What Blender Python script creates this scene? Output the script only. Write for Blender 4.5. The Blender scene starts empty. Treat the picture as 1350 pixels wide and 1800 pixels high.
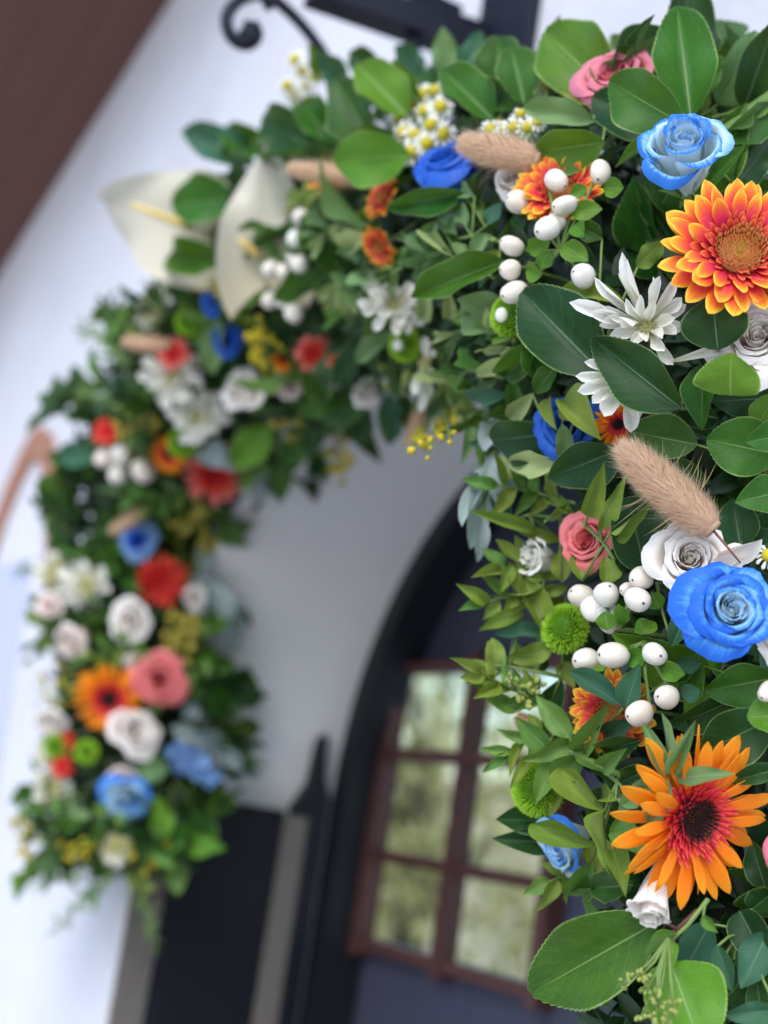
import bpy, math, random
from mathutils import Vector, Matrix, noise
R_ = math.radians
random.seed(7)
SC = bpy.context.scene
COL = SC.collection
W, H, FPX = 1350.0, 1800.0, 2454.5           # photograph size and its focal length in pixels
Z0 = 2.0                                     # height of the arch's spring line above the ground
RA, DR = 0.599, 0.318                        # arch radius, depth of the plaster reveal

# ------------------------------------------------------------------ camera
CP = Vector((1.4378, -0.8135, Z0 - 0.0294))
yaw, pit, rol = -1.0569, 0.2187, 0.1478
FV = Vector((math.sin(yaw) * math.cos(pit), math.cos(yaw) * math.cos(pit), math.sin(pit)))
r0 = Vector((math.cos(yaw), -math.sin(yaw), 0)); u0 = r0.cross(FV)
RV = math.cos(rol) * r0 + math.sin(rol) * u0
UV = math.cos(rol) * u0 - math.sin(rol) * r0
cam = bpy.data.cameras.new('camera'); co = bpy.data.objects.new('camera', cam); COL.objects.link(co)
m = Matrix((RV, UV, -FV)).transposed().to_4x4(); m.translation = CP; co.matrix_world = m
cam.sensor_fit = 'HORIZONTAL'; cam.sensor_width = 36; cam.lens = 36 * FPX / W
cam.clip_start = 0.02; cam.clip_end = 400
cam.dof.use_dof = True; cam.dof.focus_distance = 0.84; cam.dof.aperture_fstop = 4.9
SC.camera = co
# ------------------------------------------------------------------ world, sun, exposure
SUN_EL, SUN_AZ = 42, 140                      # azimuth of the sun, degrees clockwise from +Y
wd = bpy.data.worlds.new('World'); SC.world = wd; wd.use_nodes = True
nt = wd.node_tree; bg = nt.nodes['Background']
sk = nt.nodes.new('ShaderNodeTexSky'); sk.sky_type = 'NISHITA'; sk.sun_disc = False
sk.sun_elevation = R_(SUN_EL); sk.sun_rotation = R_(SUN_AZ); sk.air_density = 1.0; sk.dust_density = 1.0; sk.ozone_density = 1.0
nt.links.new(sk.outputs[0], bg.inputs[0]); bg.inputs[1].default_value = 0.15
sl = bpy.data.lights.new('sun', 'SUN'); sl.energy = 1.05; sl.angle = R_(40); sl.color = (1, 0.975, 0.94)
so = bpy.data.objects.new('sun', sl); COL.objects.link(so); so.location = (-3, -6, 9)
sd = Vector((math.sin(R_(SUN_AZ)) * math.cos(R_(SUN_EL)), math.cos(R_(SUN_AZ)) * math.cos(R_(SUN_EL)), math.sin(R_(SUN_EL))))
so.rotation_euler = sd.to_track_quat('Z', 'Y').to_euler()
vs = SC.view_settings; vs.view_transform = 'Standard'; vs.look = 'None'; vs.exposure = 1.0; vs.gamma = 1
SC.cycles.use_denoising = True
SC.cycles.max_bounces = 6; SC.cycles.transparent_max_bounces = 8

# ------------------------------------------------------------------ materials
def lin(c):
    if isinstance(c, str):
        c = tuple(int(c[i:i + 2], 16) / 255 for i in (0, 2, 4))
        c = tuple(v / 12.92 if v <= .04045 else ((v + .055) / 1.055) ** 2.4 for v in c)
    return (*c[:3], 1)
class Nt:
    def __init__(s, name):
        s.m = bpy.data.materials.new(name); s.m.use_nodes = True; s.t = s.m.node_tree
        s.p = s.t.nodes['Principled BSDF']; s.o = s.t.nodes['Material Output']
    def n(s, typ, **kw):
        n = s.t.nodes.new('ShaderNode' + typ)
        for k, v in kw.items():
            if k.startswith('i_'):
                key = k[2:]; n.inputs[int(key) if key.isdigit() else key].default_value = v
            else: setattr(n, k, v)
        return n
    def l(s, a, b): s.t.links.new(a, b)
    def math(s, op, a, b=None, c=None, clamp=False):
        n = s.n('Math', operation=op); n.use_clamp = clamp
        for i, v in enumerate((a, b, c)):
            if v is None: continue
            if isinstance(v, (int, float)): n.inputs[i].default_value = v
            else: s.l(v, n.inputs[i])
        return n.outputs[0]
    def mix(s, f, a, b, blend='MIX'):
        n = s.n('Mix', data_type='RGBA', blend_type=blend)
        for i, v in ((0, f), (6, a), (7, b)):
            if isinstance(v, (int, float)): n.inputs[i].default_value = v
            elif isinstance(v, (tuple, str)): n.inputs[i].default_value = lin(v)
            else: s.l(v, n.inputs[i])
        return n.outputs[2]
    def ramp(s, f, stops, interp='LINEAR'):
        n = s.n('ValToRGB'); n.color_ramp.interpolation = interp; e = n.color_ramp.elements
        while len(e) < len(stops): e.new(.5)
        for k, (p, c) in zip(e, stops): k.position = p; k.color = lin(c)
        s.l(f, n.inputs[0]); return n.outputs[0]
    def noise(s, scale, detail=3, vec=None, rough=.5):
        n = s.n('TexNoise', i_Scale=scale, i_Detail=detail, i_Roughness=rough)
        if vec is not None: s.l(vec, n.inputs[0])
        return n.outputs[0]
    def obj(s): return s.n('TexCoord').outputs['Object']
    def uv(s):
        sep = s.n('SeparateXYZ'); s.l(s.n('TexCoord').outputs['UV'], sep.inputs[0]); return sep.outputs[0], sep.outputs[1]
    def rnd(s): return s.n('ObjectInfo').outputs['Random']
    def bump(s, h, st=.3, d=.001):
        b = s.n('Bump', i_Strength=st, i_Distance=d); s.l(h, b.inputs['Height']); s.l(b.outputs[0], s.p.inputs['Normal'])
    def base(s, c, rough=.5, spec=.5):
        if isinstance(c, (tuple, str)): s.p.inputs['Base Color'].default_value = lin(c)
        else: s.l(c, s.p.inputs['Base Color'])
        s.p.inputs['Roughness'].default_value = rough; s.p.inputs['Specular IOR Level'].default_value = spec
    def translucent(s, col, f):
        tr = s.n('BsdfTranslucent'); mx = s.n('MixShader')
        if isinstance(col, (tuple, str)): tr.inputs[0].default_value = lin(col)
        else: s.l(col, tr.inputs[0])
        mx.inputs[0].default_value = f
        s.l(s.p.outputs[0], mx.inputs[1]); s.l(tr.outputs[0], mx.inputs[2]); s.l(mx.outputs[0], s.o.inputs[0])

MAT = {}
def leaf_mat(name, dark, light, under, vein, rim, rough=.42, rimw=.955, veinw=.013, nveins=9., spec=.24, tl=.2):
    k = Nt(name); u, v = k.uv(); a = k.math('ABSOLUTE', k.math('SUBTRACT', u, .5)); s2 = k.math('MULTIPLY', a, 2)
    ns = k.noise(28, 4, k.obj())
    r = k.rnd()
    big = k.noise(2.2, 2, k.obj())
    f = k.math('ADD', k.math('ADD', k.math('MULTIPLY', r, .7), k.math('MULTIPLY', k.math('SUBTRACT', big, .45), 1.4)), k.math('MULTIPLY', k.math('SUBTRACT', ns, .5), .9), clamp=True)
    c = k.mix(f, dark, light)
    hs = k.n('HueSaturation'); k.l(c, hs.inputs['Color']); k.l(k.math('ADD', .485, k.math('MULTIPLY', k.math('FRACT', k.math('MULTIPLY', r, 7.3)), .03)), hs.inputs['Hue'])
    c = hs.outputs[0]
    # side veins: a saw of the length coordinate sheared by the distance from the midrib
    saw = k.math('FRACT', k.math('ADD', k.math('SUBTRACT', k.math('MULTIPLY', v, nveins), k.math('MULTIPLY', s2, nveins * .26)), k.math('ADD', k.math('MULTIPLY', ns, .4), k.math('MULTIPLY', big, 1.6))))
    sv = k.math('SUBTRACT', 1, k.math('MULTIPLY', k.math('ABSOLUTE', k.math('SUBTRACT', saw, .5)), 14), clamp=True)
    mid = k.math('LESS_THAN', k.math('ABSOLUTE', k.math('ADD', k.math('SUBTRACT', u, .5), 0)), k.math('MULTIPLY', veinw, k.math('SUBTRACT', 1.25, v)))
    c = k.mix(k.math('MULTIPLY', sv, .16), c, vein)
    c = k.mix(k.math('MULTIPLY', mid, .85), c, vein)
    if rim: c = k.mix(k.math('MULTIPLY', k.math('MULTIPLY', k.math('GREATER_THAN', s2, rimw), ns), 1.1), c, rim)
    sp = k.math('GREATER_THAN', k.noise(90, 2, k.obj()), .74)
    c = k.mix(k.math('MULTIPLY', sp, .35), c, (.07, .06, .025))
    bl_ = k.math('GREATER_THAN', k.math('ADD', k.noise(5.5, 5, k.obj(), .7), k.math('MULTIPLY', s2, .04)), .7)
    c = k.mix(k.math('MULTIPLY', bl_, .4), c, (.13, .11, .03))
    un = k.mix(k.math('MULTIPLY', ns, .5), under, c)
    un = k.mix(k.math('MULTIPLY', mid, .7), un, vein)
    geo = k.n('NewGeometry')
    cf = k.mix(geo.outputs['Backfacing'], c, un)
    k.base(cf, rough, spec)
    rg = k.math('ADD', k.math('MULTIPLY', geo.outputs['Backfacing'], .25), k.math('ADD', rough - .08, k.math('MULTIPLY', ns, .16)))
    k.l(rg, k.p.inputs['Roughness'])
    k.bump(k.math('ADD', k.math('MULTIPLY', k.math('ADD', sv, k.math('MULTIPLY', mid, 2)), -.5), k.math('MULTIPLY', k.noise(60, 3, k.obj()), 1.2)), .3, .0005)
    k.translucent(k.mix(.5, cf, (.25, .4, .03)), tl)
    MAT[name] = k.m
leaf_mat('glossy_leaf', (.013, .068, .011), (.05, .155, .013), (.11, .2, .07), (.2, .32, .1), (.3, .42, .12))
leaf_mat('bright_leaf', (.055, .165, .011), (.125, .28, .02), (.15, .26, .08), (.24, .38, .12), (.33, .45, .13))
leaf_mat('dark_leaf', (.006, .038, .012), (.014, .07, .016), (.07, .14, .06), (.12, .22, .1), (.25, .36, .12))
leaf_mat('pale_leaf', (.12, .23, .09), (.2, .33, .13), (.22, .33, .15), (.34, .46, .22), None, rough=.55)
leaf_mat('olive_leaf', (.14, .22, .025), (.26, .34, .07), (.26, .33, .1), (.3, .36, .13), None, rough=.48, veinw=.02)
leaf_mat('lance_leaf', (.075, .19, .035), (.16, .31, .065), (.2, .32, .11), (.25, .37, .14), None, rough=.45, veinw=.022)
leaf_mat('cream_leaf', (.33, .42, .16), (.42, .5, .22), (.36, .43, .2), (.5, .55, .3), None, rough=.5)
leaf_mat('silver_leaf', (.3, .38, .38), (.44, .52, .54), (.4, .47, .47), (.5, .58, .56), None, rough=.75, spec=.2)
leaf_mat('teal_leaf', (.03, .11, .065), (.05, .15, .085), (.1, .2, .12), (.15, .28, .15), None, rough=.5)

def petal_mat(name, stops, rough=.5, streak=.25, streakcol=None, tl=.25, back=None, vary=.06, nz=.12, sheen=.0, edge=None, uf=26, bmp=.35):
    k = Nt(name); u, v = k.uv()
    cb = k.n('CombineXYZ'); k.l(k.math('MULTIPLY', u, uf), cb.inputs[0]); k.l(k.math('MULTIPLY', v, 1.5), cb.inputs[1]); k.l(k.math('MULTIPLY', k.rnd(), 40), cb.inputs[2])
    st = k.noise(1.0, 2, cb.outputs[0])
    n2 = k.noise(60, 3, k.obj())
    t = k.math('ADD', v, k.math('MULTIPLY', k.math('SUBTRACT', st, .5), nz * 2))
    t = k.math('ADD', t, k.math('MULTIPLY', k.math('SUBTRACT', n2, .5), nz))
    if edge:   # margins take the tip colour too
        t = k.math('ADD', t, k.math('MULTIPLY', k.math('POWER', k.math('MULTIPLY', k.math('ABSOLUTE', k.math('SUBTRACT', u, .5)), 2), 3), edge))
    t = k.math('ADD', t, k.math('MULTIPLY', k.math('SUBTRACT', k.rnd(), .5), vary * 2), clamp=True)
    c = k.ramp(t, stops)
    dk = k.mix(1.0, c, streakcol or (.72, .72, .72), 'MULTIPLY')
    c = k.mix(k.math('MULTIPLY', st, streak), c, dk)
    if back:
        geo = k.n('NewGeometry'); c = k.mix(k.math('MULTIPLY', geo.outputs['Backfacing'], .75), c, back)
    k.base(c, rough, .3)
    k.bump(st, bmp, .0012)
    k.translucent(c, tl); MAT[name] = k.m
petal_mat('sunset_petal', [(0, (.6, .02, .1)), (.5, (.8, .03, .11)), (.68, (.88, .09, .055)), (.83, (.92, .22, .025)), (.95, (.95, .46, .03)), (1, (.97, .62, .06))], edge=.22)
petal_mat('sunset_inner_petal', [(0, (.2, .005, .015)), (.55, (.55, .015, .04)), (.82, (.78, .07, .04)), (1, (.9, .24, .06))], edge=.2)
petal_mat('sunset_floret', [(0, (.4, .08, .03)), (.6, (.7, .25, .07)), (1, (.85, .55, .15))])
petal_mat('orange_petal', [(0, (.9, .06, .01)), (.3, (.95, .2, .006)), (.7, (.97, .27, .005)), (1, (.97, .36, .012))])
petal_mat('red_petal', [(0, (.45, .01, .015)), (.6, (.8, .025, .025)), (1, (.9, .12, .05))], tl=.2)
petal_mat('coral_petal', [(0, (.8, .05, .03)), (.45, (.85, .1, .06)), (.75, (.85, .2, .17)), (1, (.86, .3, .27))])
petal_mat('dark_floret', [(0, (.006, .004, .006)), (.6, (.03, .008, .01)), (.85, (.2, .05, .03)), (1, (.55, .3, .08))], tl=.05)
petal_mat('fringe_floret', [(0, (.2, .01, .02)), (.4, (.8, .02, .05)), (.8, (.88, .05, .06)), (1, (.93, .22, .1))], tl=.15)
petal_mat('gold_floret', [(0, (.45, .3, .02)), (1, (.8, .66, .12))])
petal_mat('white_petal', [(0, (.7, .74, .5)), (.3, (.92, .91, .8)), (1, (.94, .935, .91))], streak=.12, streakcol=(.9, .9, .84), tl=.22)
petal_mat('cream_floret', [(0, (.5, .5, .15)), (1, (.82, .78, .48))])
petal_mat('blue_rose_petal', [(0, (.6, .78, .8)), (.5, (.42, .68, .85)), (.74, (.26, .56, .88)), (.9, (.06, .3, .84)), (1, (.02, .15, .7))], nz=.13, edge=.16, back=(.5, .68, .82), vary=.12, uf=44, bmp=.08, streakcol=(.6, .75, .95))
petal_mat('blue_tip_rose_petal', [(0, (.78, .84, .76)), (.66, (.66, .79, .82)), (.84, (.42, .68, .88)), (.96, (.12, .4, .85)), (1, (.04, .22, .76))], nz=.14, edge=.12, back=(.66, .78, .8), vary=.14, uf=44, bmp=.08, streakcol=(.7, .8, .95))
petal_mat('deep_blue_petal', [(0, (.1, .3, .7)), (.5, (.04, .2, .7)), (1, (.015, .1, .55))], nz=.2)
petal_mat('soft_blue_petal', [(0, (.3, .45, .7)), (1, (.2, .38, .7))])
petal_mat('white_rose_petal', [(0, (.92, .74, .58)), (.45, (.93, .83, .74)), (1, (.93, .9, .87))], streak=.06, streakcol=(.92, .88, .86), tl=.25, edge=.2, bmp=.05)
petal_mat('blush_rose_petal', [(0, (.9, .6, .5)), (.5, (.92, .74, .67)), (1, (.92, .82, .78))], streak=.06, tl=.25, bmp=.05)
petal_mat('coral_rose_petal', [(0, (.8, .2, .12)), (.5, (.82, .16, .15)), (1, (.84, .24, .25))], tl=.25)
petal_mat('pink_rose_petal', [(0, (.85, .3, .15)), (.5, (.86, .25, .22)), (1, (.85, .28, .4))], tl=.3)
petal_mat('lime_floret', [(0, (.05, .16, .005)), (.5, (.2, .46, .01)), (1, (.42, .7, .05))], tl=.15, nz=.05)  # dark base colour paints shade between the florets for relief
petal_mat('yellow_floret', [(0, (.5, .45, .03)), (1, (.8, .62, .03))], tl=.2)
petal_mat('mustard_floret', [(0, (.42, .38, .06)), (1, (.62, .53, .1))], tl=.2)
petal_mat('bud_green', [(0, (.22, .32, .06)), (1, (.45, .5, .14))], tl=.2)
petal_mat('spathe', [(0, (.66, .56, .36)), (.4, (.68, .63, .5)), (1, (.62, .6, .52))], rough=.3, streak=.15, tl=.25)
petal_mat('tan_fur', [(0, (.66, .44, .29)), (.5, (.88, .65, .46)), (1, (.96, .8, .62))], streak=.1, tl=.3, vary=.0, nz=.1, rough=.8)
petal_mat('straw_awn', [(0, (.35, .26, .12)), (1, (.5, .4, .2))], tl=.1)

def simple(name, fn):
    k = Nt(name); fn(k); MAT[name] = k.m
def _pl(k):
    o = k.obj(); n1 = k.ramp(k.noise(1.6, 6, o, .65), [(.3, (0, 0, 0)), (.7, (1, 1, 1))]); n2 = k.noise(55, 4, o, .6)
    k.base(k.mix(n1, (.55, .55, .61), (.67, .67, .73)), .9, .2)
    k.bump(k.math('ADD', k.math('MULTIPLY', n1, 2.), k.math('MULTIPLY', n2, .35)), .5, .006)
simple('white_plaster', _pl)
def _rv(k):
    o = k.obj(); n1 = k.noise(3.5, 5, o, .6); n2 = k.noise(40, 3, o)
    k.base(k.mix(n1, (.74, .74, .745), (.84, .835, .83)), .9, .2); k.bump(k.math('ADD', n1, k.math('MULTIPLY', n2, .3)), .5, .006)  # paler than the wall, to make up for weak light under the arch
simple('reveal_plaster', _rv)
def wood(name, a, b, rough=.6, sc=(3, 30, 30)):
    def f(k):
        mp = k.n('Mapping'); mp.inputs['Scale'].default_value = sc; k.l(k.obj(), mp.inputs[0])
        n1 = k.noise(2.5, 5, mp.outputs[0], .65)
        k.base(k.mix(k.math('ADD', k.math('MULTIPLY', n1, .8), k.math('MULTIPLY', k.rnd(), .3)), a, b), rough, .3); k.bump(n1, .5, .002)
    simple(name, f)
wood('roof_board', (.09, .04, .031), (.145, .07, .055), .75)
wood('slate_paint', (.036, .039, .066), (.05, .053, .088), .5)
wood('brown_wood', (.05, .02, .02), (.1, .045, .04), .4)
wood('black_wood', (.004, .006, .009), (.01, .012, .018), .5)
wood('stile_and_shaded_jamb', (.1, .09, .085), (.2, .18, .165), .8)  # grey-brown: the stile's own wood, and shadowed plaster on the jamb strip
def _iron(k):
    n = k.noise(60, 4, k.obj()); k.base(k.mix(n, (.004, .006, .014), (.012, .015, .03)), .55, .3); k.bump(n, .3, .002)
simple('painted_iron', _iron)
def _terra(k):
    n = k.noise(14, 4, k.obj()); k.base(k.mix(n, (.3, .14, .09), (.38, .2, .14)), .8, .2); k.bump(n, .4, .003)
simple('terracotta', _terra)
def _bp(k):
    n = k.noise(5, 4, k.obj()); k.base(k.mix(n, (.44, .47, .68), (.5, .53, .73)), .7, .2)
simple('pale_blue', _bp)
def _glass(k):
    n = k.noise(9, 2, k.obj()); gl = k.n('BsdfGlossy', i_Roughness=.03); tp = k.n('BsdfTransparent'); tp.inputs[0].default_value = (.9, .93, .9, 1)
    mx = k.n('MixShader'); lw = k.n('LayerWeight'); k.l(k.math('ADD', .03, k.math('MULTIPLY', k.math('POWER', lw.outputs['Facing'], 4), .5)), mx.inputs[0]); k.l(tp.outputs[0], mx.inputs[1]); k.l(gl.outputs[0], mx.inputs[2]); k.l(mx.outputs[0], k.o.inputs[0])
simple('pane_glass', _glass)
def _berry(k):
    u, v = k.uv(); n = k.noise(90, 3, k.obj())
    c = k.mix(k.rnd(), k.mix(k.math('MULTIPLY', n, .5), (.74, .73, .68), (.68, .66, .58)), (.72, .64, .54))
    c = k.mix(k.math('GREATER_THAN', k.math('ADD', v, k.math('MULTIPLY', n, .025)), .972), c, (.16, .08, .04))
    c = k.mix(k.math('MULTIPLY', k.math('SUBTRACT', .12, v, clamp=True), 5), c, (.5, .6, .25))
    c = k.mix(k.math('MULTIPLY', k.math('GREATER_THAN', k.noise(170, 2, k.obj()), .77), .5), c, (.4, .25, .1))
    k.base(c, .32, .5); k.p.inputs['Subsurface Weight'].default_value = .25; k.p.inputs['Subsurface Radius'].default_value = (.004, .003, .002); k.p.inputs['Subsurface Scale'].default_value = .5
simple('white_berry', _berry)
def stemm(name, a, b):
    def f(k):
        n = k.noise(60, 3, k.obj()); k.base(k.mix(n, a, b), .5); k.bump(n, .3, .0008)
    simple(name, f)
stemm('green_stem', (.1, .19, .035), (.19, .28, .07))
stemm('red_stem', (.13, .045, .035), (.24, .09, .07))
stemm('spadix', (.7, .5, .12), (.8, .62, .25))
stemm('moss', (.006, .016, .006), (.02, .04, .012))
stemm('bark', (.06, .05, .035), (.12, .1, .07))
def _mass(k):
    n = k.noise(14, 3, k.obj()); k.base(k.mix(n, (.005, .022, .008), (.018, .06, .014)), .45)  # low leaf colour puts extra shade into the garland's gaps
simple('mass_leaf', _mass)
def _fol(k):
    n = k.noise(1.2, 3, k.obj()); c = k.mix(n, (.42, .42, .14), (.68, .63, .32)); k.base(c, .5); k.translucent(c, .3)
simple('tree_leaf', _fol)
def _gr(k):
    n = k.noise(.8, 6, k.obj(), .7); v = k.n('TexVoronoi', i_Scale=160.); k.l(k.obj(), v.inputs[0])
    k.base(k.mix(n, k.mix(v.outputs[0], (.5, .48, .45), (.62, .6, .57)), (.66, .64, .61)), .9); k.bump(v.outputs[0], .5, .004)  # unseen ground, coloured pale to bounce light up under the arch
simple('gravel', _gr)
def _cr(k):
    n = k.noise(2.5, 5, k.obj(), .6); k.base(k.mix(n, (.62, .55, .4), (.74, .68, .55)), .9, .2)
simple('cream_render', _cr)

# ------------------------------------------------------------------ object helpers
def link(name, data, mat=None, parent=None, mw=None):
    o = bpy.data.objects.new(name, data); COL.objects.link(o)
    if parent is not None: o.parent = parent
    if mw is not None: o.matrix_basis = mw
    if mat and data is not None and not data.materials: data.materials.append(MAT[mat])
    elif mat and data is not None and data.materials[0] != MAT[mat]:
        o.material_slots[0].link = 'OBJECT'; o.material_slots[0].material = MAT[mat]
    return o
def tag(o, label, cat=None, group=None, kind=None):
    if label: o['label'] = label
    if cat: o['category'] = cat
    if group: o['group'] = group
    if kind: o['kind'] = kind
    return o
def thing(name, label, cat, loc, group=None, rot=None):
    mw = Matrix.Translation(loc)
    if rot is not None: mw = mw @ rot
    return tag(link(name, None, mw=mw), label, cat, group)
class MB:
    def __init__(s): s.v = []; s.f = []; s.uv = []
    def add(s, v, f, uv=None):
        b = len(s.v); s.v += [tuple(x) for x in v]; s.f += [tuple(i + b for i in q) for q in f]
        s.uv += list(uv) if uv else [(.5, .5)] * len(v)
    def addm(s, mesh_tuple, M):
        v, f, uv = mesh_tuple; s.add([M @ Vector(x) for x in v], f, uv)
    def box(s, a, b):
        (x0, y0, z0), (x1, y1, z1) = a, b
        s.add([(x0, y0, z0), (x1, y0, z0), (x1, y1, z0), (x0, y1, z0), (x0, y0, z1), (x1, y0, z1), (x1, y1, z1), (x0, y1, z1)],
              [(3, 2, 1, 0), (4, 5, 6, 7), (0, 1, 5, 4), (1, 2, 6, 5), (2, 3, 7, 6), (3, 0, 4, 7)])
    def tube(s, pts, rad, n=8, cap=True):
        pts = [Vector(p) for p in pts]; rad = rad if isinstance(rad, (list, tuple)) else [rad] * len(pts)
        v = []; uv = []; f = []; L = len(pts); ref = Vector((.13, .31, .94))
        for i, p in enumerate(pts):
            t = (pts[min(i + 1, L - 1)] - pts[max(i - 1, 0)]).normalized()
            if i == 0:
                a = t.cross(ref if abs(t.dot(ref)) < .95 else Vector((1, 0, 0))).normalized()
            else: a = (a - t * a.dot(t)).normalized()
            b = t.cross(a)
            for j in range(n):
                an = 2 * math.pi * j / n; v.append(p + (a * math.cos(an) + b * math.sin(an)) * rad[i]); uv.append((j / n, i / (L - 1)))
        for i in range(L - 1):
            for j in range(n): f.append((i * n + j, i * n + (j + 1) % n, (i + 1) * n + (j + 1) % n, (i + 1) * n + j))
        if cap: f.append(tuple(range(n - 1, -1, -1))); f.append(tuple(range((L - 1) * n, L * n)))
        s.add(v, f, uv)
    def tup(s): return s.v, s.f, s.uv
    def mesh(s, name, smooth=True):
        me = bpy.data.meshes.new(name); me.from_pydata(s.v, [], s.f); me.update()
        ul = me.uv_layers.new(name='UVMap'); li = [0] * len(me.loops); me.loops.foreach_get('vertex_index', li)
        flat = [0.0] * (2 * len(li))
        for k, i in enumerate(li): flat[2 * k], flat[2 * k + 1] = s.uv[i]
        ul.data.foreach_set('uv', flat)
        if smooth: me.polygons.foreach_set('use_smooth', [True] * len(me.polygons))
        return me
_cache = {}
def cached(key, fn):
    if key not in _cache: _cache[key] = fn()
    return _cache[key]

# ------------------------------------------------------------------ pixel <-> place
def ray(x, y): return FV + RV * ((x - W / 2) / FPX) - UV * ((y - H / 2) / FPX)     # depth-1 direction
def on_y(x, y, Y): d = ray(x, y); return CP + d * ((Y - CP.y) / d.y)
def on_x(x, y, X): d = ray(x, y); return CP + d * ((X - CP.x) / d.x)
def project(p):
    d = p - CP; z = d.dot(FV); return W / 2 + FPX * d.dot(RV) / z, H / 2 - FPX * d.dot(UV) / z, z
# the garland's centre line follows the arch on the wall
_cl = [(235, 1540, -.0), (240, 1330, -.02), (240, 1150, -.04), (250, 950, -.06), (300, 770, -.08), (420, 600, -.1), (620, 475, -.1), (850, 420, -.12), (1150, 520, -.165), (1290, 900, -.125), (1330, 1400, -.1), (1330, 1800, -.1), (1330, 2150, -.1)]
_cr = [.13, .145, .15, .15, .16, .17, .17, .165, .145, .122, .118, .118, .118]          # half thickness along it
_k = [on_y(*q) for q in _cl]
CL = []; CR = []
for i in range(len(_k) - 1):
    p0, p1, p2, p3 = _k[max(i - 1, 0)], _k[i], _k[i + 1], _k[min(i + 2, len(_k) - 1)]
    for j in range(8):
        t = j / 8; CR.append(_cr[i] + (_cr[i + 1] - _cr[i]) * t); CL.append(.5 * (2 * p1 + (p2 - p0) * t + (2 * p0 - 5 * p1 + 4 * p2 - p3) * t * t + (3 * p1 - p0 - 3 * p2 + p3) * t ** 3))
CL.append(_k[-1]); CR.append(_cr[-1])
_dc = {}
def depth(x, y):
    """depth at which a pixel's ray first meets the garland (or passes closest to its centre line)"""
    key = (round(x), round(y))
    if key in _dc: return _dc[key]
    d = ray(x, y); best = None; near = (9, 1)
    for c, r in zip(CL, CR):
        t = (c - CP).dot(d) / d.dot(d); q = CP + d * t; e = (q - c).length
        if e < near[0]: near = (e, t)
        if e < r:
            h = t - math.sqrt(r * r - e * e) / d.length
            if best is None or h < best: best = h
    z = near[1] if best is None else best
    _dc[key] = z; return z
def at(x, y, lift=0): return CP + ray(x, y) * (depth(x, y) - lift / 100)
def camdir(a, b, c): return (RV * a + UV * b - FV * c).normalized()      # right, up, towards the camera
def frame(n, spin=0, up=None):
    z = n.normalized(); u = UV if up is None else up
    if abs(z.dot(u)) > .97: u = RV
    x = u.cross(z).normalized(); y = z.cross(x)
    return Matrix((x, y, z)).transposed().to_4x4() @ Matrix.Rotation(spin, 4, 'Z')

# ------------------------------------------------------------------ leaf and petal meshes
def blade(prof, nl, nw, fold=.15, droop=.1, wave=0., serr=0., twist=0., seed=0, cup=0., roll=0.):
    rn = random.Random(seed); ph = rn.uniform(0, 6.28); v = []; uv = []; f = []
    for i in range(nl + 1):
        t = i / nl; w = max(prof(t), .004)
        for j in range(-nw, nw + 1):
            s = j / nw; ww = w
            if abs(j) == nw and serr: ww = w + (serr if i % 2 else -serr * .3) * (1 if .04 < t < .97 else 0)
            x = s * ww * .5; y = t
            z = fold * abs(x) - droop * (t * t) + wave * math.sin(t * 9 + ph + (1.5 if s > 0 else 0)) * s * s * w + cup * (x * x) * 4 + roll * max(0, t - .6) ** 2 * 3
            if abs(j) == nw and serr and i % 2: y += .012
            a = twist * t; x, z = x * math.cos(a) - z * math.sin(a), x * math.sin(a) + z * math.cos(a)
            v.append((x, y, z)); uv.append((.5 + .5 * s, t))
    n = 2 * nw + 1
    for i in range(nl):
        for j in range(n - 1): f.append((i * n + j, i * n + j + 1, (i + 1) * n + j + 1, (i + 1) * n + j))
    m = MB(); m.add(v, f, uv); return m
ovate = lambda t: t ** .68 * max(0, 1 - t) ** .98 / .333
ellip = lambda t: t ** .74 * max(0, 1 - t) ** .78 / .349
lance = lambda t: math.sin(math.pi * t ** .75) ** 1.0
obov = lambda t: math.sin(math.pi * t ** 1.25) ** .7
strap = lambda t: min(1, (.35 + .9 * t)) * (1 - max(0, (t - .78) / .22) ** 2.6) ** .5
strapn = lambda t: min(1, .3 + 1.0 * t) * max(0, 1 - max(0, (t - .7) / .3) ** 2.4) ** .5
LEAF = {}
for i in range(5):
    LEAF['broad', i] = blade(ovate, 46, 4, fold=(.38, .5, .15, .4, .7)[i], droop=(.03, .2, -.12, .3, .1)[i], wave=(.08, .1, .14, .07, .15)[i], serr=.009, twist=(.0, .3, -.3, .15, -.15)[i], seed=i)
    LEAF['round', i] = blade(ellip, 46, 4, fold=(.32, .45, .14, .6, .4)[i], droop=(.03, .18, -.12, .3, .1)[i], wave=(.08, .1, .13, .08, .14)[i], serr=.009, twist=(.1, -.25, .3, .0, -.1)[i], seed=i + 9)
    LEAF['lance', i] = blade(lance, 12, 2, fold=(.5, .3, .8, .4, .6)[i], droop=(.05, .2, -.15, .3, .1)[i], wave=(.05, .1, .0, .08, .12)[i], twist=(.0, .4, -.5, .3, -.2)[i], seed=i + 20)
    LEAF['obov', i] = blade(obov, 12, 2, fold=(.3, .2, .5, .3, .4)[i], droop=(.05, .2, -.1, .3, .1)[i], wave=(.05, .08, .0, .06, .1)[i], twist=(.0, .3, -.3, .2, -.2)[i], seed=i + 30)
    LEAF['strap', i] = blade(strapn, 12, 2, fold=-.1, droop=(-.08, -.2, .06, -.28, .12)[i], wave=.0, twist=(.05, .15, -.15, .0, -.1)[i], cup=.35, seed=i + 40)
    LEAF['curl', i] = blade(ellip, 26, 4, fold=.5, droop=.55 + .1 * i, wave=.1, serr=.02, twist=.5 - .2 * i, seed=i + 50)
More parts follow.
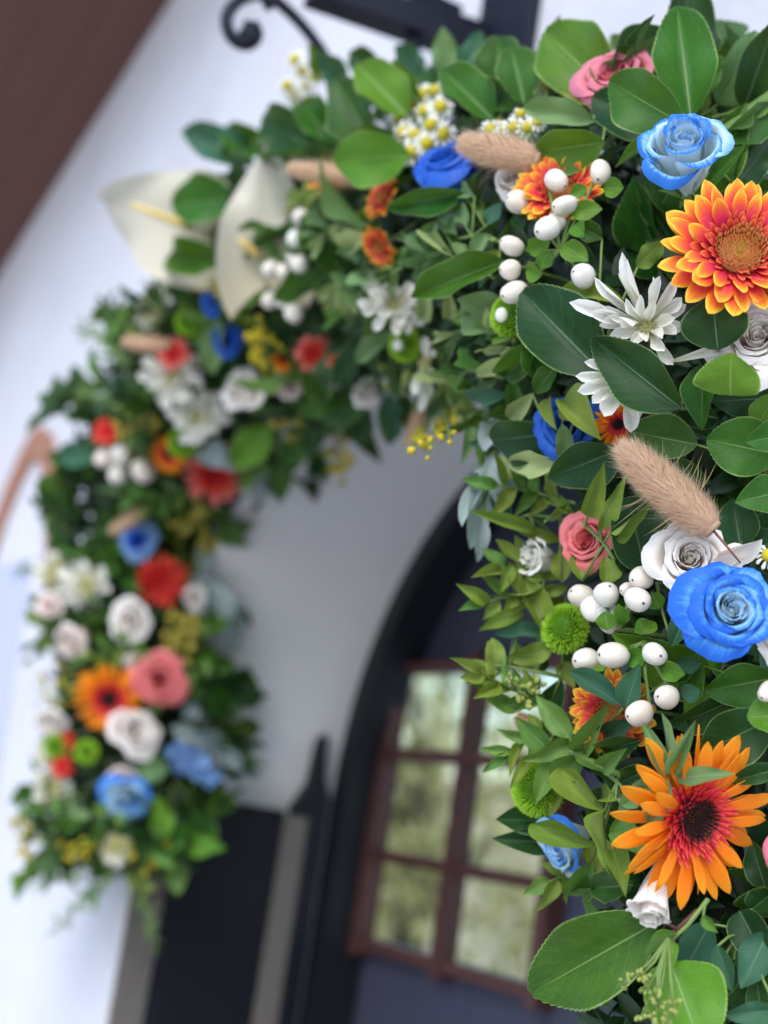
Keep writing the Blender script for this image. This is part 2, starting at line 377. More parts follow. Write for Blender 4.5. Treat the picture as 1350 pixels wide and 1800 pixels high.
def leaf_mesh(kind, i): return cached(('leaf', kind, i), lambda: LEAF[kind, i % 5].mesh('leaf_' + kind))

def blade_matrix(p0, p1, wid, side=0.0, tilt=None):
    """a unit blade (length +Y, width X, face +Z) from p0 to p1, its face to the camera, rolled by side about its length"""
    y = (p1 - p0); L = y.length; y = y / L
    view = (CP - (p0 + p1) / 2).normalized() if tilt is None else tilt
    x = y.cross(view).normalized(); z = x.cross(y)
    M = Matrix((x, y, z)).transposed().to_4x4() @ Matrix.Rotation(side, 4, 'Y') @ Matrix.Diagonal((wid, L, L, 1))
    return Matrix.Translation(p0) @ M
def px_blade(x0, y0, x1, y1, w, lift=1.5, dl=1.0, side=0.0):
    za = depth(x0, y0); zb = za + max(-.04, min(.04, depth(x1, y1) - za))
    za -= lift / 100; zb -= (lift + dl) / 100
    return CP + ray(x0, y0) * za, CP + ray(x1, y1) * zb, w * (za + zb) / 2 / FPX

_li = 0
def leaves_on(root, loc, specs, kind='broad', mat='glossy_leaf', lift=1.5, name='leaf'):
    """specs: (x0, y0, x1, y1, width[, {overrides}]) in photograph pixels; each leaf is a part of root"""
    global _li
    for sp in specs:
        _li += 1; o = sp[5] if len(sp) > 5 else {}
        rn = random.Random(_li * 77)
        p0, p1, w = px_blade(*sp[:5], o.get('l', lift), o.get('dl', rn.uniform(-.6, 1.4)))
        M = blade_matrix(p0, p1, w * 1.06, o.get('s', rn.uniform(-.35, .35)))
        c = link(name, leaf_mesh(o.get('k', kind), o.get('v', rn.randrange(5))), o.get('m', mat), root, Matrix.Translation(-loc) @ M)
def stem_part(root, loc, pts, r=.0013, mat='green_stem', name='stem'):
    m = MB(); m.tube(pts, [r * (1 - .4 * i / (len(pts) - 1)) for i in range(len(pts))], 7)
    return link(name, m.mesh('stem'), mat, root, Matrix.Translation(-loc))
def px_sprig(label, base, specs, kind='broad', mat='glossy_leaf', lift=1.5, stems=True, group=None, name='leaf_sprig', stem_mat='green_stem', path=None, slift=None):
    b = at(*base, lift - 1.0); root = thing(name, label, 'leaf sprig', b, group)
    leaves_on(root, b, specs, kind, mat, lift)
    pts = [at(x, y, (lift if slift is None else slift) - .3) for x, y in (path or [])]
    if pts:
        stem_part(root, b, pts, .0014, stem_mat)
    else:
        inn = b + (nearest_cl(b) - b) * .6
        stem_part(root, b, [inn, (inn + b) / 2, b], .0016, stem_mat)
    if stems:
        tw = MB()
        for sp in specs:
            o = sp[5] if len(sp) > 5 else {}
            p0, p1, w = px_blade(*sp[:5], o.get('l', lift), 0)
            src = min(pts, key=lambda q: (q - p0).length) if pts else b
            d = (p0 - src); 
            if d.length > .045: src = p0 - d * (.045 / d.length)
            mid = (src + p0) / 2 + FV * .002
            tw.tube([src, mid, p0 + (p1 - p0) * .04], [.0011, .0009, .0008], 5)
        tag(link('leaf_stalk', tw.mesh('leaf_stalk'), stem_mat, root, Matrix.Translation(-b)), None, kind='stuff')
    return root
def nearest_cl(p): return min(CL, key=lambda c: (c - p).length_squared)

# ================================================================== the setting
g = MB(); g.add([(-150, -150, 0), (150, -150, 0), (150, 150, 0), (-150, 150, 0)], [(0, 1, 2, 3)])
tag(link('ground', g.mesh('ground', False), 'gravel'), 'unseen gravel ground in front of the white building, pale to bounce light', kind='structure')

# white facade with the arched opening
wl = MB(); XW, TOP = 5.0, 2.5
wl.add([(-XW, 0, 0), (-RA, 0, 0), (-RA, 0, Z0), (-XW, 0, Z0)], [(0, 1, 2, 3)])
wl.add([(RA, 0, 0), (XW, 0, 0), (XW, 0, Z0), (RA, 0, Z0)], [(0, 1, 2, 3)])
ca = math.atan2(TOP, XW); ths = sorted([i * math.pi / 48 for i in range(49)] + [ca, math.pi - ca])
inn = [(RA * math.cos(t), 0, Z0 + RA * math.sin(t)) for t in ths]; out = []
for t in ths:
    k = min(XW / max(abs(math.cos(t)), 1e-6), TOP / max(math.sin(t), 1e-6)); out.append((k * math.cos(t), 0, Z0 + k * math.sin(t)))
n = len(ths); wl.add(inn + out, [(i, n + i, n + i + 1, i + 1) for i in range(n - 1)])
back = [(x, DR + .091, z) for x, y, z in wl.v]; wl.add(back, [q[::-1] for q in wl.f])
wall = tag(link('white_wall', wl.mesh('white_wall', False), 'white_plaster'), 'white plastered facade wall around the arched doorway', 'wall')
prof = [(-RA, 0), (-RA, Z0 - .7), (-RA, Z0)] + [(RA * math.cos(math.pi - t), Z0 + RA * math.sin(math.pi - t)) for t in [i * math.pi / 48 for i in range(1, 48)]] + [(RA, Z0), (RA, Z0 - .7), (RA, 0)]
rv = MB(); n = len(prof)
rv.add([(x, -.002, z) for x, z in prof] + [(x, .12, z) for x, z in prof] + [(x, DR + .09, z) for x, z in prof],
       [(i + a * n, i + 1 + a * n, n + i + 1 + a * n, n + i + a * n) for a in (0, 1) for i in range(n - 1)])
link('arch_reveal', rv.mesh('arch_reveal'), 'reveal_plaster', wall)['label'] = 'plastered underside and jambs of the arch, colour lifted against their shade'

# door: frame, slate leaf, glazed panel with bars
YD = DR + .06
door = thing('arched_door', 'slate grey arched door with small glass panes and brown glazing bars', 'door', Vector((0, YD, 0)))
T0 = Matrix.Translation((0, -YD, 0))
fr = MB(); ri = RA - .042
pi_ = [(x * ri / RA if abs(x) > 1e-9 else 0, z if z <= Z0 else Z0 + (z - Z0) * ri / RA) for x, z in prof]
fr.add([(x * .9995, DR, z) for x, z in prof] + [(x, DR, z) for x, z in pi_] + [(x, DR + .07, z) for x, z in pi_], [q for i in range(n - 1) for q in ((i + 1, i, n + i, n + i + 1), (n + i + 1, n + i, 2 * n + i, 2 * n + i + 1))])
link('door_frame', fr.mesh('door_frame', False), 'black_wood', door, T0)
WX = [-.545, -.312, -.08]; WZ = [Z0 + .225, Z0 + .085, Z0 - .075, Z0 - .212]
for x0, x1 in ((-.592, -.41), (-.408, -.26), (-.258, -.0821), (-.079, .04), (.042, .19), (.192, .34), (.342, .592)):
    for z0, z1 in (((.02, WZ[3] - .004), (WZ[0] + .004, Z0 + .58)) if x1 < -.08 else ((.02, Z0 + .58),)):
        lf = MB(); lf.box((x0, YD + .02, z0), (x1, YD + .06, z1)); link('board', lf.mesh('door_board', False), 'slate_paint', door, T0)
for i in range(2):
    for j in range(3):
        q = MB(); q.box((WX[i] + .004, YD + .008, WZ[j + 1] + .004), (WX[i + 1] - .004, YD + .014, WZ[j] - .004)); link('pane', q.mesh('pane', False), 'pane_glass', door, T0)
for x in WX:
    q = MB(); h = .012 if x != WX[1] else .012; q.box((x - h, YD - .012, WZ[3] - .02), (x + h, YD + .018, WZ[0] + .02)); link('glazing_bar', q.mesh('bar', False), 'brown_wood', door, T0)
for z in WZ:
    q = MB(); q.box((WX[0] + .0125, YD - .009, z - .009), (WX[1] - .0125, YD + .017, z + .009)); q.box((WX[1] + .0125, YD - .009, z - .009), (WX[2] - .0125, YD + .017, z + .009)); link('glazing_bar', q.mesh('bar', False), 'brown_wood', door, T0)

# dark open shutter leaf folded against the left jamb, below the spring line
sh = thing('shutter_leaf', 'black wooden shutter leaf folded open against the left door jamb', 'shutter', Vector((-RA + .004, .05, .02)))
TS = Matrix.Translation(-Vector((-RA + .004, .05, .02)))
q = MB(); q.box((-RA + .004, .055, .02), (-RA + .03, .222, Z0 - .028)); link('panel', q.mesh('panel', False), 'black_wood', sh, TS)
q = MB(); q.box((-RA + .004, .2225, .02), (-RA + .036, .262, Z0 - .035)); link('edge_stile', q.mesh('stile', False), 'stile_and_shaded_jamb', sh, TS)
q = MB(); zz = Z0
q.add([(x, y, z) for x in (-RA + .004, -RA + .03) for y, z in ((.263, .02), (.3, .02), (.3, zz + .0), (.285, zz + .03), (.278, zz + .1), (.268, zz + .09), (.263, zz + .02), (.24, zz - .02), (.24, zz - .034), (.263, zz - .034))],
      [tuple(range(10))[::-1], tuple(range(10, 20))] + [(i, (i + 1) % 10, 10 + (i + 1) % 10, 10 + i) for i in range(10)])
link('pointed_stile', q.mesh('pointed_stile', False), 'black_wood', sh, TS)
q = MB(); q.box((-RA + .004, .0, .0), (-RA + .012, .05, Z0 - .12)); link('shaded_jamb_strip', q.mesh('shaded_jamb_strip', False), 'stile_and_shaded_jamb', sh, TS)  # plaster jamb in shadow, its shade put into a grey-brown strip

# boarded roof overhang (its underside is seen)
A = on_y(300, 0, 0); B = on_y(0, 480, 0); sl_ = (A - B).normalized(); nrm = Vector((-sl_.z, 0, sl_.x))
roof = thing('roof_overhang', 'dark brown boarded underside of the roof overhang', 'roof', B)
yv = Vector((0, -1, 0)); st = B - sl_ * 1.6; Lr = 4.0
def obox(o, ex, ey, ez):
    mm = MB(); vv = [o + ex * i + ey * j + ez * k for k in (0, 1) for j in (0, 1) for i in (0, 1)]
    mm.add(vv, [(0, 2, 3, 1), (4, 5, 7, 6), (0, 1, 5, 4), (1, 3, 7, 5), (3, 2, 6, 7), (2, 0, 4, 6)]); return mm
for i in range(5):
    mm = obox(st + yv * (.001 + i * .115) + nrm * (.0015 * (i % 2)), sl_ * Lr, yv * .1135, nrm * .022); link('board', mm.mesh('roof_board', False), 'roof_board', roof, Matrix.Translation(-B))
mm = obox(st + nrm * .03 + yv * .001, sl_ * Lr, yv * .6, nrm * .06); link('roof_deck', mm.mesh('deck', False), 'roof_board', roof, Matrix.Translation(-B))
mm = obox(st - nrm * .02 + yv * .578, sl_ * Lr, yv * .03, nrm * .2); link('fascia', mm.mesh('fascia', False), 'roof_board', roof, Matrix.Translation(-B))

# terracotta hood moulding over a pale blue area on the wall
apx = on_y(76, 748, 0); base = on_y(40, 1000, 0)
hd = thing('arched_moulding', 'terracotta pointed arch moulding on white wall above a pale blue area', 'moulding', Vector((base.x, 0, base.z)))
TH = Matrix.Translation(-Vector((base.x, 0, base.z)))
def band(pix, th):
    mm = MB(); pp = [on_y(x, y, 0) for x, y in pix]; k = len(pp)
    mm.add([(p.x, -.001, p.z) for p in pp] + [(p.x, -th, p.z) for p in pp], [tuple(range(k)), tuple(range(2 * k - 1, k - 1, -1))] + [(i, k + i, k + (i + 1) % k, (i + 1) % k) for i in range(k)]); return mm
mm = band([(-60, 1040), (-8, 985), (14, 915), (40, 852), (60, 812), (76, 806), (84, 850), (88, 960), (90, 1060), (112, 1060), (108, 930), (104, 840), (96, 770), (80, 752), (66, 758), (46, 790), (20, 850), (-10, 930), (-60, 1000)], .012)
link('hood', mm.mesh('hood', False), 'terracotta', hd, TH)
mm = band([(-90, 1010), (58, 985), (50, 1040), (8, 1295), (-20, 1480), (-90, 1480)], .008)  # thin slab, bluer and darker than the wall around it
link('blue_area', mm.mesh('blue_area', False), 'pale_blue', hd, TH)

# wrought-iron lantern bracket above the crown of the arch
XB = .09; wp = on_y(905, 60, 0)
br = thing('iron_bracket', 'black wrought iron lantern bracket with a scroll end above the arch', 'bracket', Vector((wp.x, 0, wp.z)))
TB = Matrix.Translation(-Vector((wp.x, 0, wp.z)))
pl = MB(); pa = on_y(905, 130, 0); 
pl.box((wp.x - .055, -.02, pa.z - .02), (wp.x + .05, -.001, wp.z + .5)); link('wall_plate', pl.mesh('plate', False), 'painted_iron', br, TB)
def bx(x, y): p = on_x(x, y, XB); return p
q = MB(); pa, pb = bx(868, 60), bx(560, -38); pc, pd = bx(850, 108), bx(545, 0)
q.add([v + Vector((sx, 0, 0)) for sx in (-.02, .02) for v in (pa, pb, pd, pc)], [(0, 1, 2, 3), (7, 6, 5, 4), (0, 4, 5, 1), (1, 5, 6, 2), (2, 6, 7, 3), (3, 7, 4, 0)]); link('arm', q.mesh('arm', False), 'painted_iron', br, TB)
def pxtube(name, pts, r, parent=br):
    mm = MB(); P = [bx(*p) for p in pts]
    s = []
    for i in range(len(P) - 1):
        p0, p1, p2, p3 = P[max(i - 1, 0)], P[i], P[i + 1], P[min(i + 2, len(P) - 1)]
        for j in range(5):
            t = j / 5; s.append(.5 * (2 * p1 + (p2 - p0) * t + (2 * p0 - 5 * p1 + 4 * p2 - p3) * t * t + (3 * p1 - p0 - 3 * p2 + p3) * t ** 3))
    s.append(P[-1]); rr = r if not isinstance(r, tuple) else [r[0] + (r[1] - r[0]) * i / (len(s) - 1) for i in range(len(s))]
    mm.tube(s, rr, 10); return link(name, mm.mesh(name), 'painted_iron', parent, TB)
pxtube('scroll', [(600, 150), (572, 100), (540, 55), (505, 18), (470, -8), (435, -6), (408, 12), (398, 38), (408, 66), (430, 78), (448, 66), (446, 50), (432, 48)], (.0065, .008))
pxtube('scroll_knob', [(436, 46), (443, 62), (432, 70)], .013)
pxtube('collar', [(468, -14), (482, 12)], .011)
pxtube('brace', [(735, 20), (728, 70), (722, 118)], .009)
q = MB(); pa, pb = bx(868, 4), bx(640, -62)
for sx in (-.06, .055):
    q = MB(); q.box((XB + sx, pb.y, pa.z - .004), (XB + sx + .012, -.02, pa.z + .01)); link('lantern_rail', q.mesh('rail', False), 'painted_iron', br, TB)
pxtube('conduit', [(958, -60), (948, 10), (938, 60), (926, 120), (922, 160)], .0075)

# the garland's packed base: a dark mossy core and a mass of small leaves that nobody could count
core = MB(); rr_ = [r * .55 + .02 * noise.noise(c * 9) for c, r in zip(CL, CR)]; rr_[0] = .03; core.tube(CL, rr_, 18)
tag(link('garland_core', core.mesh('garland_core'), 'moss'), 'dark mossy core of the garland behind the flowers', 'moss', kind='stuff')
def tube_point(rn, r):
    i = rn.randrange(1, len(CL) - 2); c = CL[i] + (CL[i + 1] - CL[i]) * rn.random(); t = (CL[i + 1] - CL[i - 1]).normalized()
    a = t.cross(Vector((0, 1, 0))).normalized(); b = t.cross(a)
    an = rn.uniform(0, 6.283); nrm = a * math.cos(an) + b * math.sin(an)
    return c + nrm * r * CR[i], nrm, t
def visible(p, nrm, mx=70):
    if nrm.y > .55 or p.y > .02 and abs(p.x) > RA - .05: return False
    x, y, z = project(p)
    return z > .3 and -mx < x < W + mx and -mx < y < H + mx and (nrm.dot((CP - p).normalized()) > -.35)
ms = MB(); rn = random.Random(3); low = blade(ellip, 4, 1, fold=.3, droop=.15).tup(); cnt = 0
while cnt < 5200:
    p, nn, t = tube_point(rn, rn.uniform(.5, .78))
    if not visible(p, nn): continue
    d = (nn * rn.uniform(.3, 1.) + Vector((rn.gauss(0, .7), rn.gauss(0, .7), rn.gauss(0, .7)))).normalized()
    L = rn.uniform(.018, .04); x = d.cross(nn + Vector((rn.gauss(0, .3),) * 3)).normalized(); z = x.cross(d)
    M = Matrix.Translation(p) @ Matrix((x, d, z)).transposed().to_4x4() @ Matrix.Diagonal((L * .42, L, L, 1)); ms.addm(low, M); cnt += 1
tag(link('small_leaf_mass', ms.mesh('small_leaf_mass'), 'mass_leaf'), 'mass of small leaves packed deep inside the garland, coloured dark to deepen the gaps', 'foliage', kind='stuff')

# ================================================================== flower builders
def root_at(name, label, cat, x, y, n, lift, spin=0, group=None):
    """an Empty with +Z along the flower's axis"""
    p = at(x, y, lift); return thing(name, label, cat, p, group, frame(n, spin)), p
def px2m(x, y, r, lift): return r * (depth(x, y) - lift / 100) / FPX
def flower_stem(o, S, L=2.2, r=.05, mat='green_stem'):
    def mk():
        m = MB(); m.tube([(0, 0, -.02), (.05, .02, -L * .5), (-.05, .1, -L)], r, 8); return m.mesh('stem')
    return link('stem', cached(('fstem', L, r), mk), mat, o, Matrix.Scale(S, 4))

def gpetal(i):
    """unit gerbera ray petal along +Y"""
    def mk():
        rn = random.Random(i); m = MB(); nl, nw = 14, 3; v = []; uv = []; f = []
        dr = rn.uniform(-.06, .12); tw = rn.uniform(-.25, .25); sk = rn.uniform(-.06, .06)
        for a in range(nl + 1):
            t = 1 - (1 - a / nl) ** 1.5; w = min(1, .4 + .95 * t) * max(.0, 1 - max(0, (t - .55) / .45) ** 2.3) ** .62 * .235 * rn.uniform(.97, 1.03) + .004
            for j in range(-nw, nw + 1):
                s_ = j / nw; x = s_ * w * .5; z = .05 * math.sin(t * 2.6) - dr * t * t * 1.4 + .009 * math.cos(s_ * 9.4) * min(1, t * 3) - .25 * x * x * 4 * .5
                x += sk * t * t; z += x * tw * t * 2
                v.append((x, t + (.02 * math.cos(s_ * 6.3) if a == nl else 0), z)); uv.append((.5 + .5 * s_, t))
        n = 2 * nw + 1
        for a in range(nl):
            for j in range(n - 1): f.append((a * n + j, a * n + j + 1, (a + 1) * n + j + 1, (a + 1) * n + j))
        m.add(v, f, uv); return m.mesh('petal')
    return cached(('gpetal', i), mk)
def florets(key, rings, kind=.5):
    """a packed disc of small upright florets: rings of (count, radius, height, length, width, lean)"""
    def mk():
        rn = random.Random(sum(map(ord, key))); m = MB(); bl = blade(strap, 4, 1, fold=-.2, droop=-.15).tup()
        for cnt, r, z, L, w, lean in rings:
            for k in range(cnt):
                a = 6.283 * (k + rn.random() * .6) / cnt; ln = lean + rn.gauss(0, .12)
                M = Matrix.Rotation(a, 4, 'Z') @ Matrix.Translation((0, r * rn.uniform(.95, 1.05), z)) @ Matrix.Rotation(ln, 4, 'X') @ Matrix.Diagonal((w, L * rn.uniform(.8, 1.2), L, 1))
                m.addm(bl, M)
        return m.mesh('florets')
    return cached(('florets', key), mk)
def dome(key, r, h, z):
    def mk():
        m = MB(); n = 16; v = []; f = []
        for i in range(6):
            a = i / 6 * math.pi / 2
            for j in range(n): b = 6.283 * j / n; v.append((r * math.cos(a) * math.cos(b), r * math.cos(a) * math.sin(b), z + h * math.sin(a)))
        v.append((0, 0, z + h))
        for i in range(5):
            for j in range(n): f.append((i * n + j, i * n + (j + 1) % n, (i + 1) * n + (j + 1) % n, (i + 1) * n + j))
        for j in range(n): f.append((5 * n + j, 5 * n + (j + 1) % n, len(v) - 1))
        m.add(v, f); return m.mesh('dome')
    return cached(('dome', key), mk)
def gerbera(label, x, y, rpx, n, kind, lift=1.0, spin=0, detail=True, group=None):
    o, p = root_at('gerbera_flower', label, 'flower', x, y, camdir(*n), lift, spin, group); S = px2m(x, y, rpx, lift); rn = random.Random(x * 7 + y)
    pm = {'sunset': 'sunset_petal', 'orange': 'orange_petal', 'red': 'red_petal', 'coral': 'coral_petal'}[kind]
    rings = {'sunset': [(19, .30, .70, -.02, .30), (17, .27, .66, .04, .45), (15, .27, .52, .07, .6)], 'orange': [(22, .25, .78, -.03, .02), (19, .25, .74, .03, .12), (9, .26, .6, .05, .3)]}.get(kind, [(19, .25, .75, -.02, .12), (15, .25, .66, .03, .25)])
    for cnt, r, L, z, lean in rings:
        for k in range(cnt):
            a = 6.283 * (k + rn.gauss(0, .14)) / cnt; ir = 1.0 if kind == 'sunset' else 1.5; ls = L * rn.uniform(1 - .1 * ir, 1.06)
            M = Matrix.Scale(S, 4) @ Matrix.Rotation(a, 4, 'Z') @ Matrix.Translation((0, r, z)) @ Matrix.Rotation(lean + rn.gauss(0, .08) * ir, 4, 'X') @ Matrix.Rotation(rn.gauss(0, .15) * ir, 4, 'Y') @ Matrix.Diagonal((ls * rn.uniform(.85, 1.15) * (1.6 if kind == 'sunset' else 1.0), ls, ls, 1))
            link('petal', gpetal(rn.randrange(9)), pm, o, M)
    if kind == 'sunset':
        for cnt, r, L, z, lean in [(26, .34, .3, .08, .62), (26, .29, .26, .1, .75), (24, .25, .22, .12, .9)]:
            for k in range(cnt):
                a = 6.283 * (k + rn.gauss(0, .15)) / cnt; ls = L * rn.uniform(.85, 1.15)
                M = Matrix.Scale(S, 4) @ Matrix.Rotation(a, 4, 'Z') @ Matrix.Translation((0, r, z)) @ Matrix.Rotation(lean + rn.gauss(0, .1), 4, 'X') @ Matrix.Diagonal((ls * 1.5, ls, ls, 1))
                link('inner_petal', gpetal(rn.randrange(9)), 'sunset_inner_petal', o, M)
        tag(link('disc_florets', florets('sun1', [(44, .25, .13, .14, .04, .95), (40, .22, .14, .12, .035, 1.05), (36, .19, .14, .1, .03, 1.15), (32, .16, .14, .09, .026, 1.2), (28, .13, .13, .08, .024, 1.3)]), 'sunset_floret', o, Matrix.Scale(S, 4)), None, kind='stuff')
        tag(link('centre_florets', florets('sun2', [(22, .10, .13, .07, .022, 1.35), (16, .07, .13, .06, .022, 1.4), (10, .04, .13, .06, .022, 1.5), (4, .015, .13, .06, .022, 1.55)]), 'gold_floret', o, Matrix.Scale(S, 4)), None, kind='stuff')
        link('receptacle', dome('rec', .3, .1, .02), 'sunset_floret', o, Matrix.Scale(S, 4))
    else:
        fm = {'orange': 'fringe_floret', 'red': 'red_petal', 'coral': 'red_petal'}[kind]
        tag(link('fringe_florets', florets('fr', [(40, .29, .06, .25, .06, .2), (38, .25, .075, .23, .058, .3), (38, .22, .09, .18, .05, .45), (36, .19, .1, .14, .04, .65)]), fm, o, Matrix.Scale(S, 4)), None, kind='stuff')
        tag(link('disc_florets', florets('fd', [(40, .18, .11, .11, .026, .9), (34, .15, .11, .1, .024, 1.0), (28, .125, .11, .08, .024, 1.1), (22, .1, .1, .06, .026, 1.25), (16, .07, .1, .05, .026, 1.35), (9, .035, .1, .05, .026, 1.5)]), 'dark_floret' if kind == 'orange' else 'fringe_floret', o, Matrix.Scale(S, 4)), None, kind='stuff')
        link('receptacle', dome('rec2', .3, .08, .0), 'dark_floret' if kind == 'orange' else fm, o, Matrix.Scale(S, 4))
    flower_stem(o, S); return o

def rose_petal_mesh(style, N, i):
    def mk():
        f = i / (N - 1); rn = random.Random(i * 13 + N + len(style)); m = MB(); nl, nw = 9, 7; v = []; uv = []; fc = []
        op = {'open': 1.0, 'bud': .35, 'half': .7}[style]
        rb = .06 + (.56 if op > .5 else .36) * f ** 1.0
        ha = 2.3 + (1.2 - 2.3) * f ** .6
        zt = .42 + .16 * math.sin(f * 2.4) - .2 * op * f ** 2 + rn.uniform(-.03, .03)
        lean = .02 + .26 * op * f ** 2.2; curl = op * max(0, f - .25) ** 1.0 * rn.uniform(.35, .75)
        pt = rn.uniform(-.02, .07)
        for a in range(nl + 1):
            t = a / nl
            for j in range(-nw, nw + 1):
                s_ = j / nw; wsh = min(1, .45 + .75 * t) * (1 - max(0, t - .72) ** 2 * (1.6 if f > .25 else .3))
                an = s_ * ha * wsh
                tt = t * (1 - .16 * abs(s_) ** 2.5 * (1 if f > .2 else .3))
                r = .06 + (rb - .06) * math.sin(min(1, tt * 1.5) * math.pi / 2) ** .8 + lean * tt ** 2.5
                z = -.55 + (zt + .55) * math.sin(min(1, tt * 1.08) * math.pi / 2) + pt * tt ** 6 * (1 - abs(s_))
                e = max(0, tt - .76) / .24; e2 = max(e, 0) ** 1.5
                r += curl * .55 * e2 + .03 * s_ * (1 - f * .4); z -= curl * .5 * e2 ** 1.7
                q = noise.noise(Vector((s_ * 1.7 + i * 3.1, t * 2, f * 5))) * .085 * (.3 + f) * t
                q2 = noise.noise(Vector((s_ * 6 + i * 1.7, t * 3, 2.5))) * .035 * t ** 4 * (.4 + f)
                r += q + q2; z += q * .5 + q2
                v.append((r * math.sin(an), r * math.cos(an), z)); uv.append((.5 + .5 * s_, t))
        n = 2 * nw + 1
        for a in range(nl):
            for j in range(n - 1): fc.append((a * n + j, a * n + j + 1, (a + 1) * n + j + 1, (a + 1) * n + j))
        m.add(v, fc, uv); return m.mesh('rose_petal')
    return cached(('rosep', style, N, i), mk)
def rose(label, x, y, rpx, n, mat, zs=1.25, lift=1.5, spin=0, style='open', N=19, group=None, inner=None, ninner=0, name='rose_flower', tilt_last=0):
    o, p = root_at(name, label, 'flower', x, y, camdir(*n), lift, spin, group); S = px2m(x, y, rpx, lift) * (1.0 if style != 'bud' else 1.5); rn = random.Random(x + y * 3)
    for i in range(N):
        M = Matrix.Diagonal((S, S, S * zs, 1)) @ Matrix.Rotation(i * 2.39996 + rn.gauss(0, .12), 4, 'Z')
        if i > N - 7: M = M @ Matrix.Rotation(-rn.uniform(-.05, .22), 4, 'X')
        link('petal', rose_petal_mesh(style, N, i), inner if inner and i < ninner else mat, o, M)
    def cal():
        mm = MB()
        mm.tube([(0, 0, -1.6), (0, 0, -.7), (0, 0, -.6), (0, 0, -.5)], [.05, .06, .14, .12], 10)
        for k in range(5):
            M = Matrix.Rotation(k * 1.2566, 4, 'Z') @ Matrix.Translation((0, .12, -.6)) @ Matrix.Rotation(.5, 4, 'X') @ Matrix.Diagonal((.16, .55, .55, 1)); mm.addm(blade(lance, 6, 1).tup(), M)
        return mm.mesh('calyx')
    link('heart', dome('rh', .13, .3, .05), inner if inner else mat, o, Matrix.Diagonal((S, S, S * zs, 1)))  # small dome added to lighten the dark centre between the petals
    link('calyx', cached('calyx', cal), 'green_stem', o, Matrix.Diagonal((S, S, S * zs, 1))); return o

def burst(label, x, y, tips, n, lift=2, mat='white_petal', centre='cream_floret', cr=26, wid=22, group=None, name='chrysanthemum_flower'):
    """a loose daisy chrysanthemum whose petals end at the given pixels (tip x, tip y, lift of the tip)"""
    o, p = root_at(name, label, 'flower', x, y, camdir(*n), lift, 0, group); inv = o.matrix_basis.inverted(); rn = random.Random(x + y)
    zb = depth(x, y) - lift / 100
    for q in tips:
        tx, ty = q[:2]; dl = q[2] if len(q) > 2 else rn.uniform(-.5, 1); w = q[3] if len(q) > 3 else wid * rn.uniform(.85, 1.15)
        sx, sy = (q[4], q[5]) if len(q) > 5 else (x + (tx - x) * .14, y + (ty - y) * .14)
        p0 = CP + ray(sx, sy) * zb; p1 = CP + ray(tx, ty) * (zb - dl * .6 / 100)
        link('petal', leaf_mesh('strap', rn.randrange(5)), mat, o, inv @ blade_matrix(p0, p1, w * .8 * zb / FPX, rn.gauss(0, .2)))
    S = px2m(x, y, cr, lift) / .3
    tag(link('disc_florets', florets('mum', [(26, .26, .0, .16, .07, 1.0), (22, .2, .03, .15, .07, 1.15), (16, .13, .04, .14, .07, 1.25), (9, .06, .05, .14, .07, 1.4)]), centre, o, Matrix.Scale(S, 4)), None, kind='stuff')
    link('receptacle', dome('mr', .26, .12, -.03), centre, o, Matrix.Scale(S, 4)); flower_stem(o, S * .7, 3); return o
def ring_tips(x, y, r, cnt, seed, sq=1.0, ang=0):
    rn = random.Random(seed); t = []
    for ring, (c, k) in enumerate(((cnt, 1.0), (cnt - 3, .72), (cnt - 6, .5))):
        for i in range(c):
            a = 6.283 * (i + rn.random() * .7) / c; rr = r * k * rn.uniform(.82, 1.1); dx, dy = rr * math.cos(a), rr * math.sin(a) * sq
            ca, sa = math.cos(ang), math.sin(ang); t.append((x + dx * ca - dy * sa, y + dx * sa + dy * ca, [.3, 1.4, 2.0][ring] * r / 60 + rn.uniform(-.4, .4)))
    return t

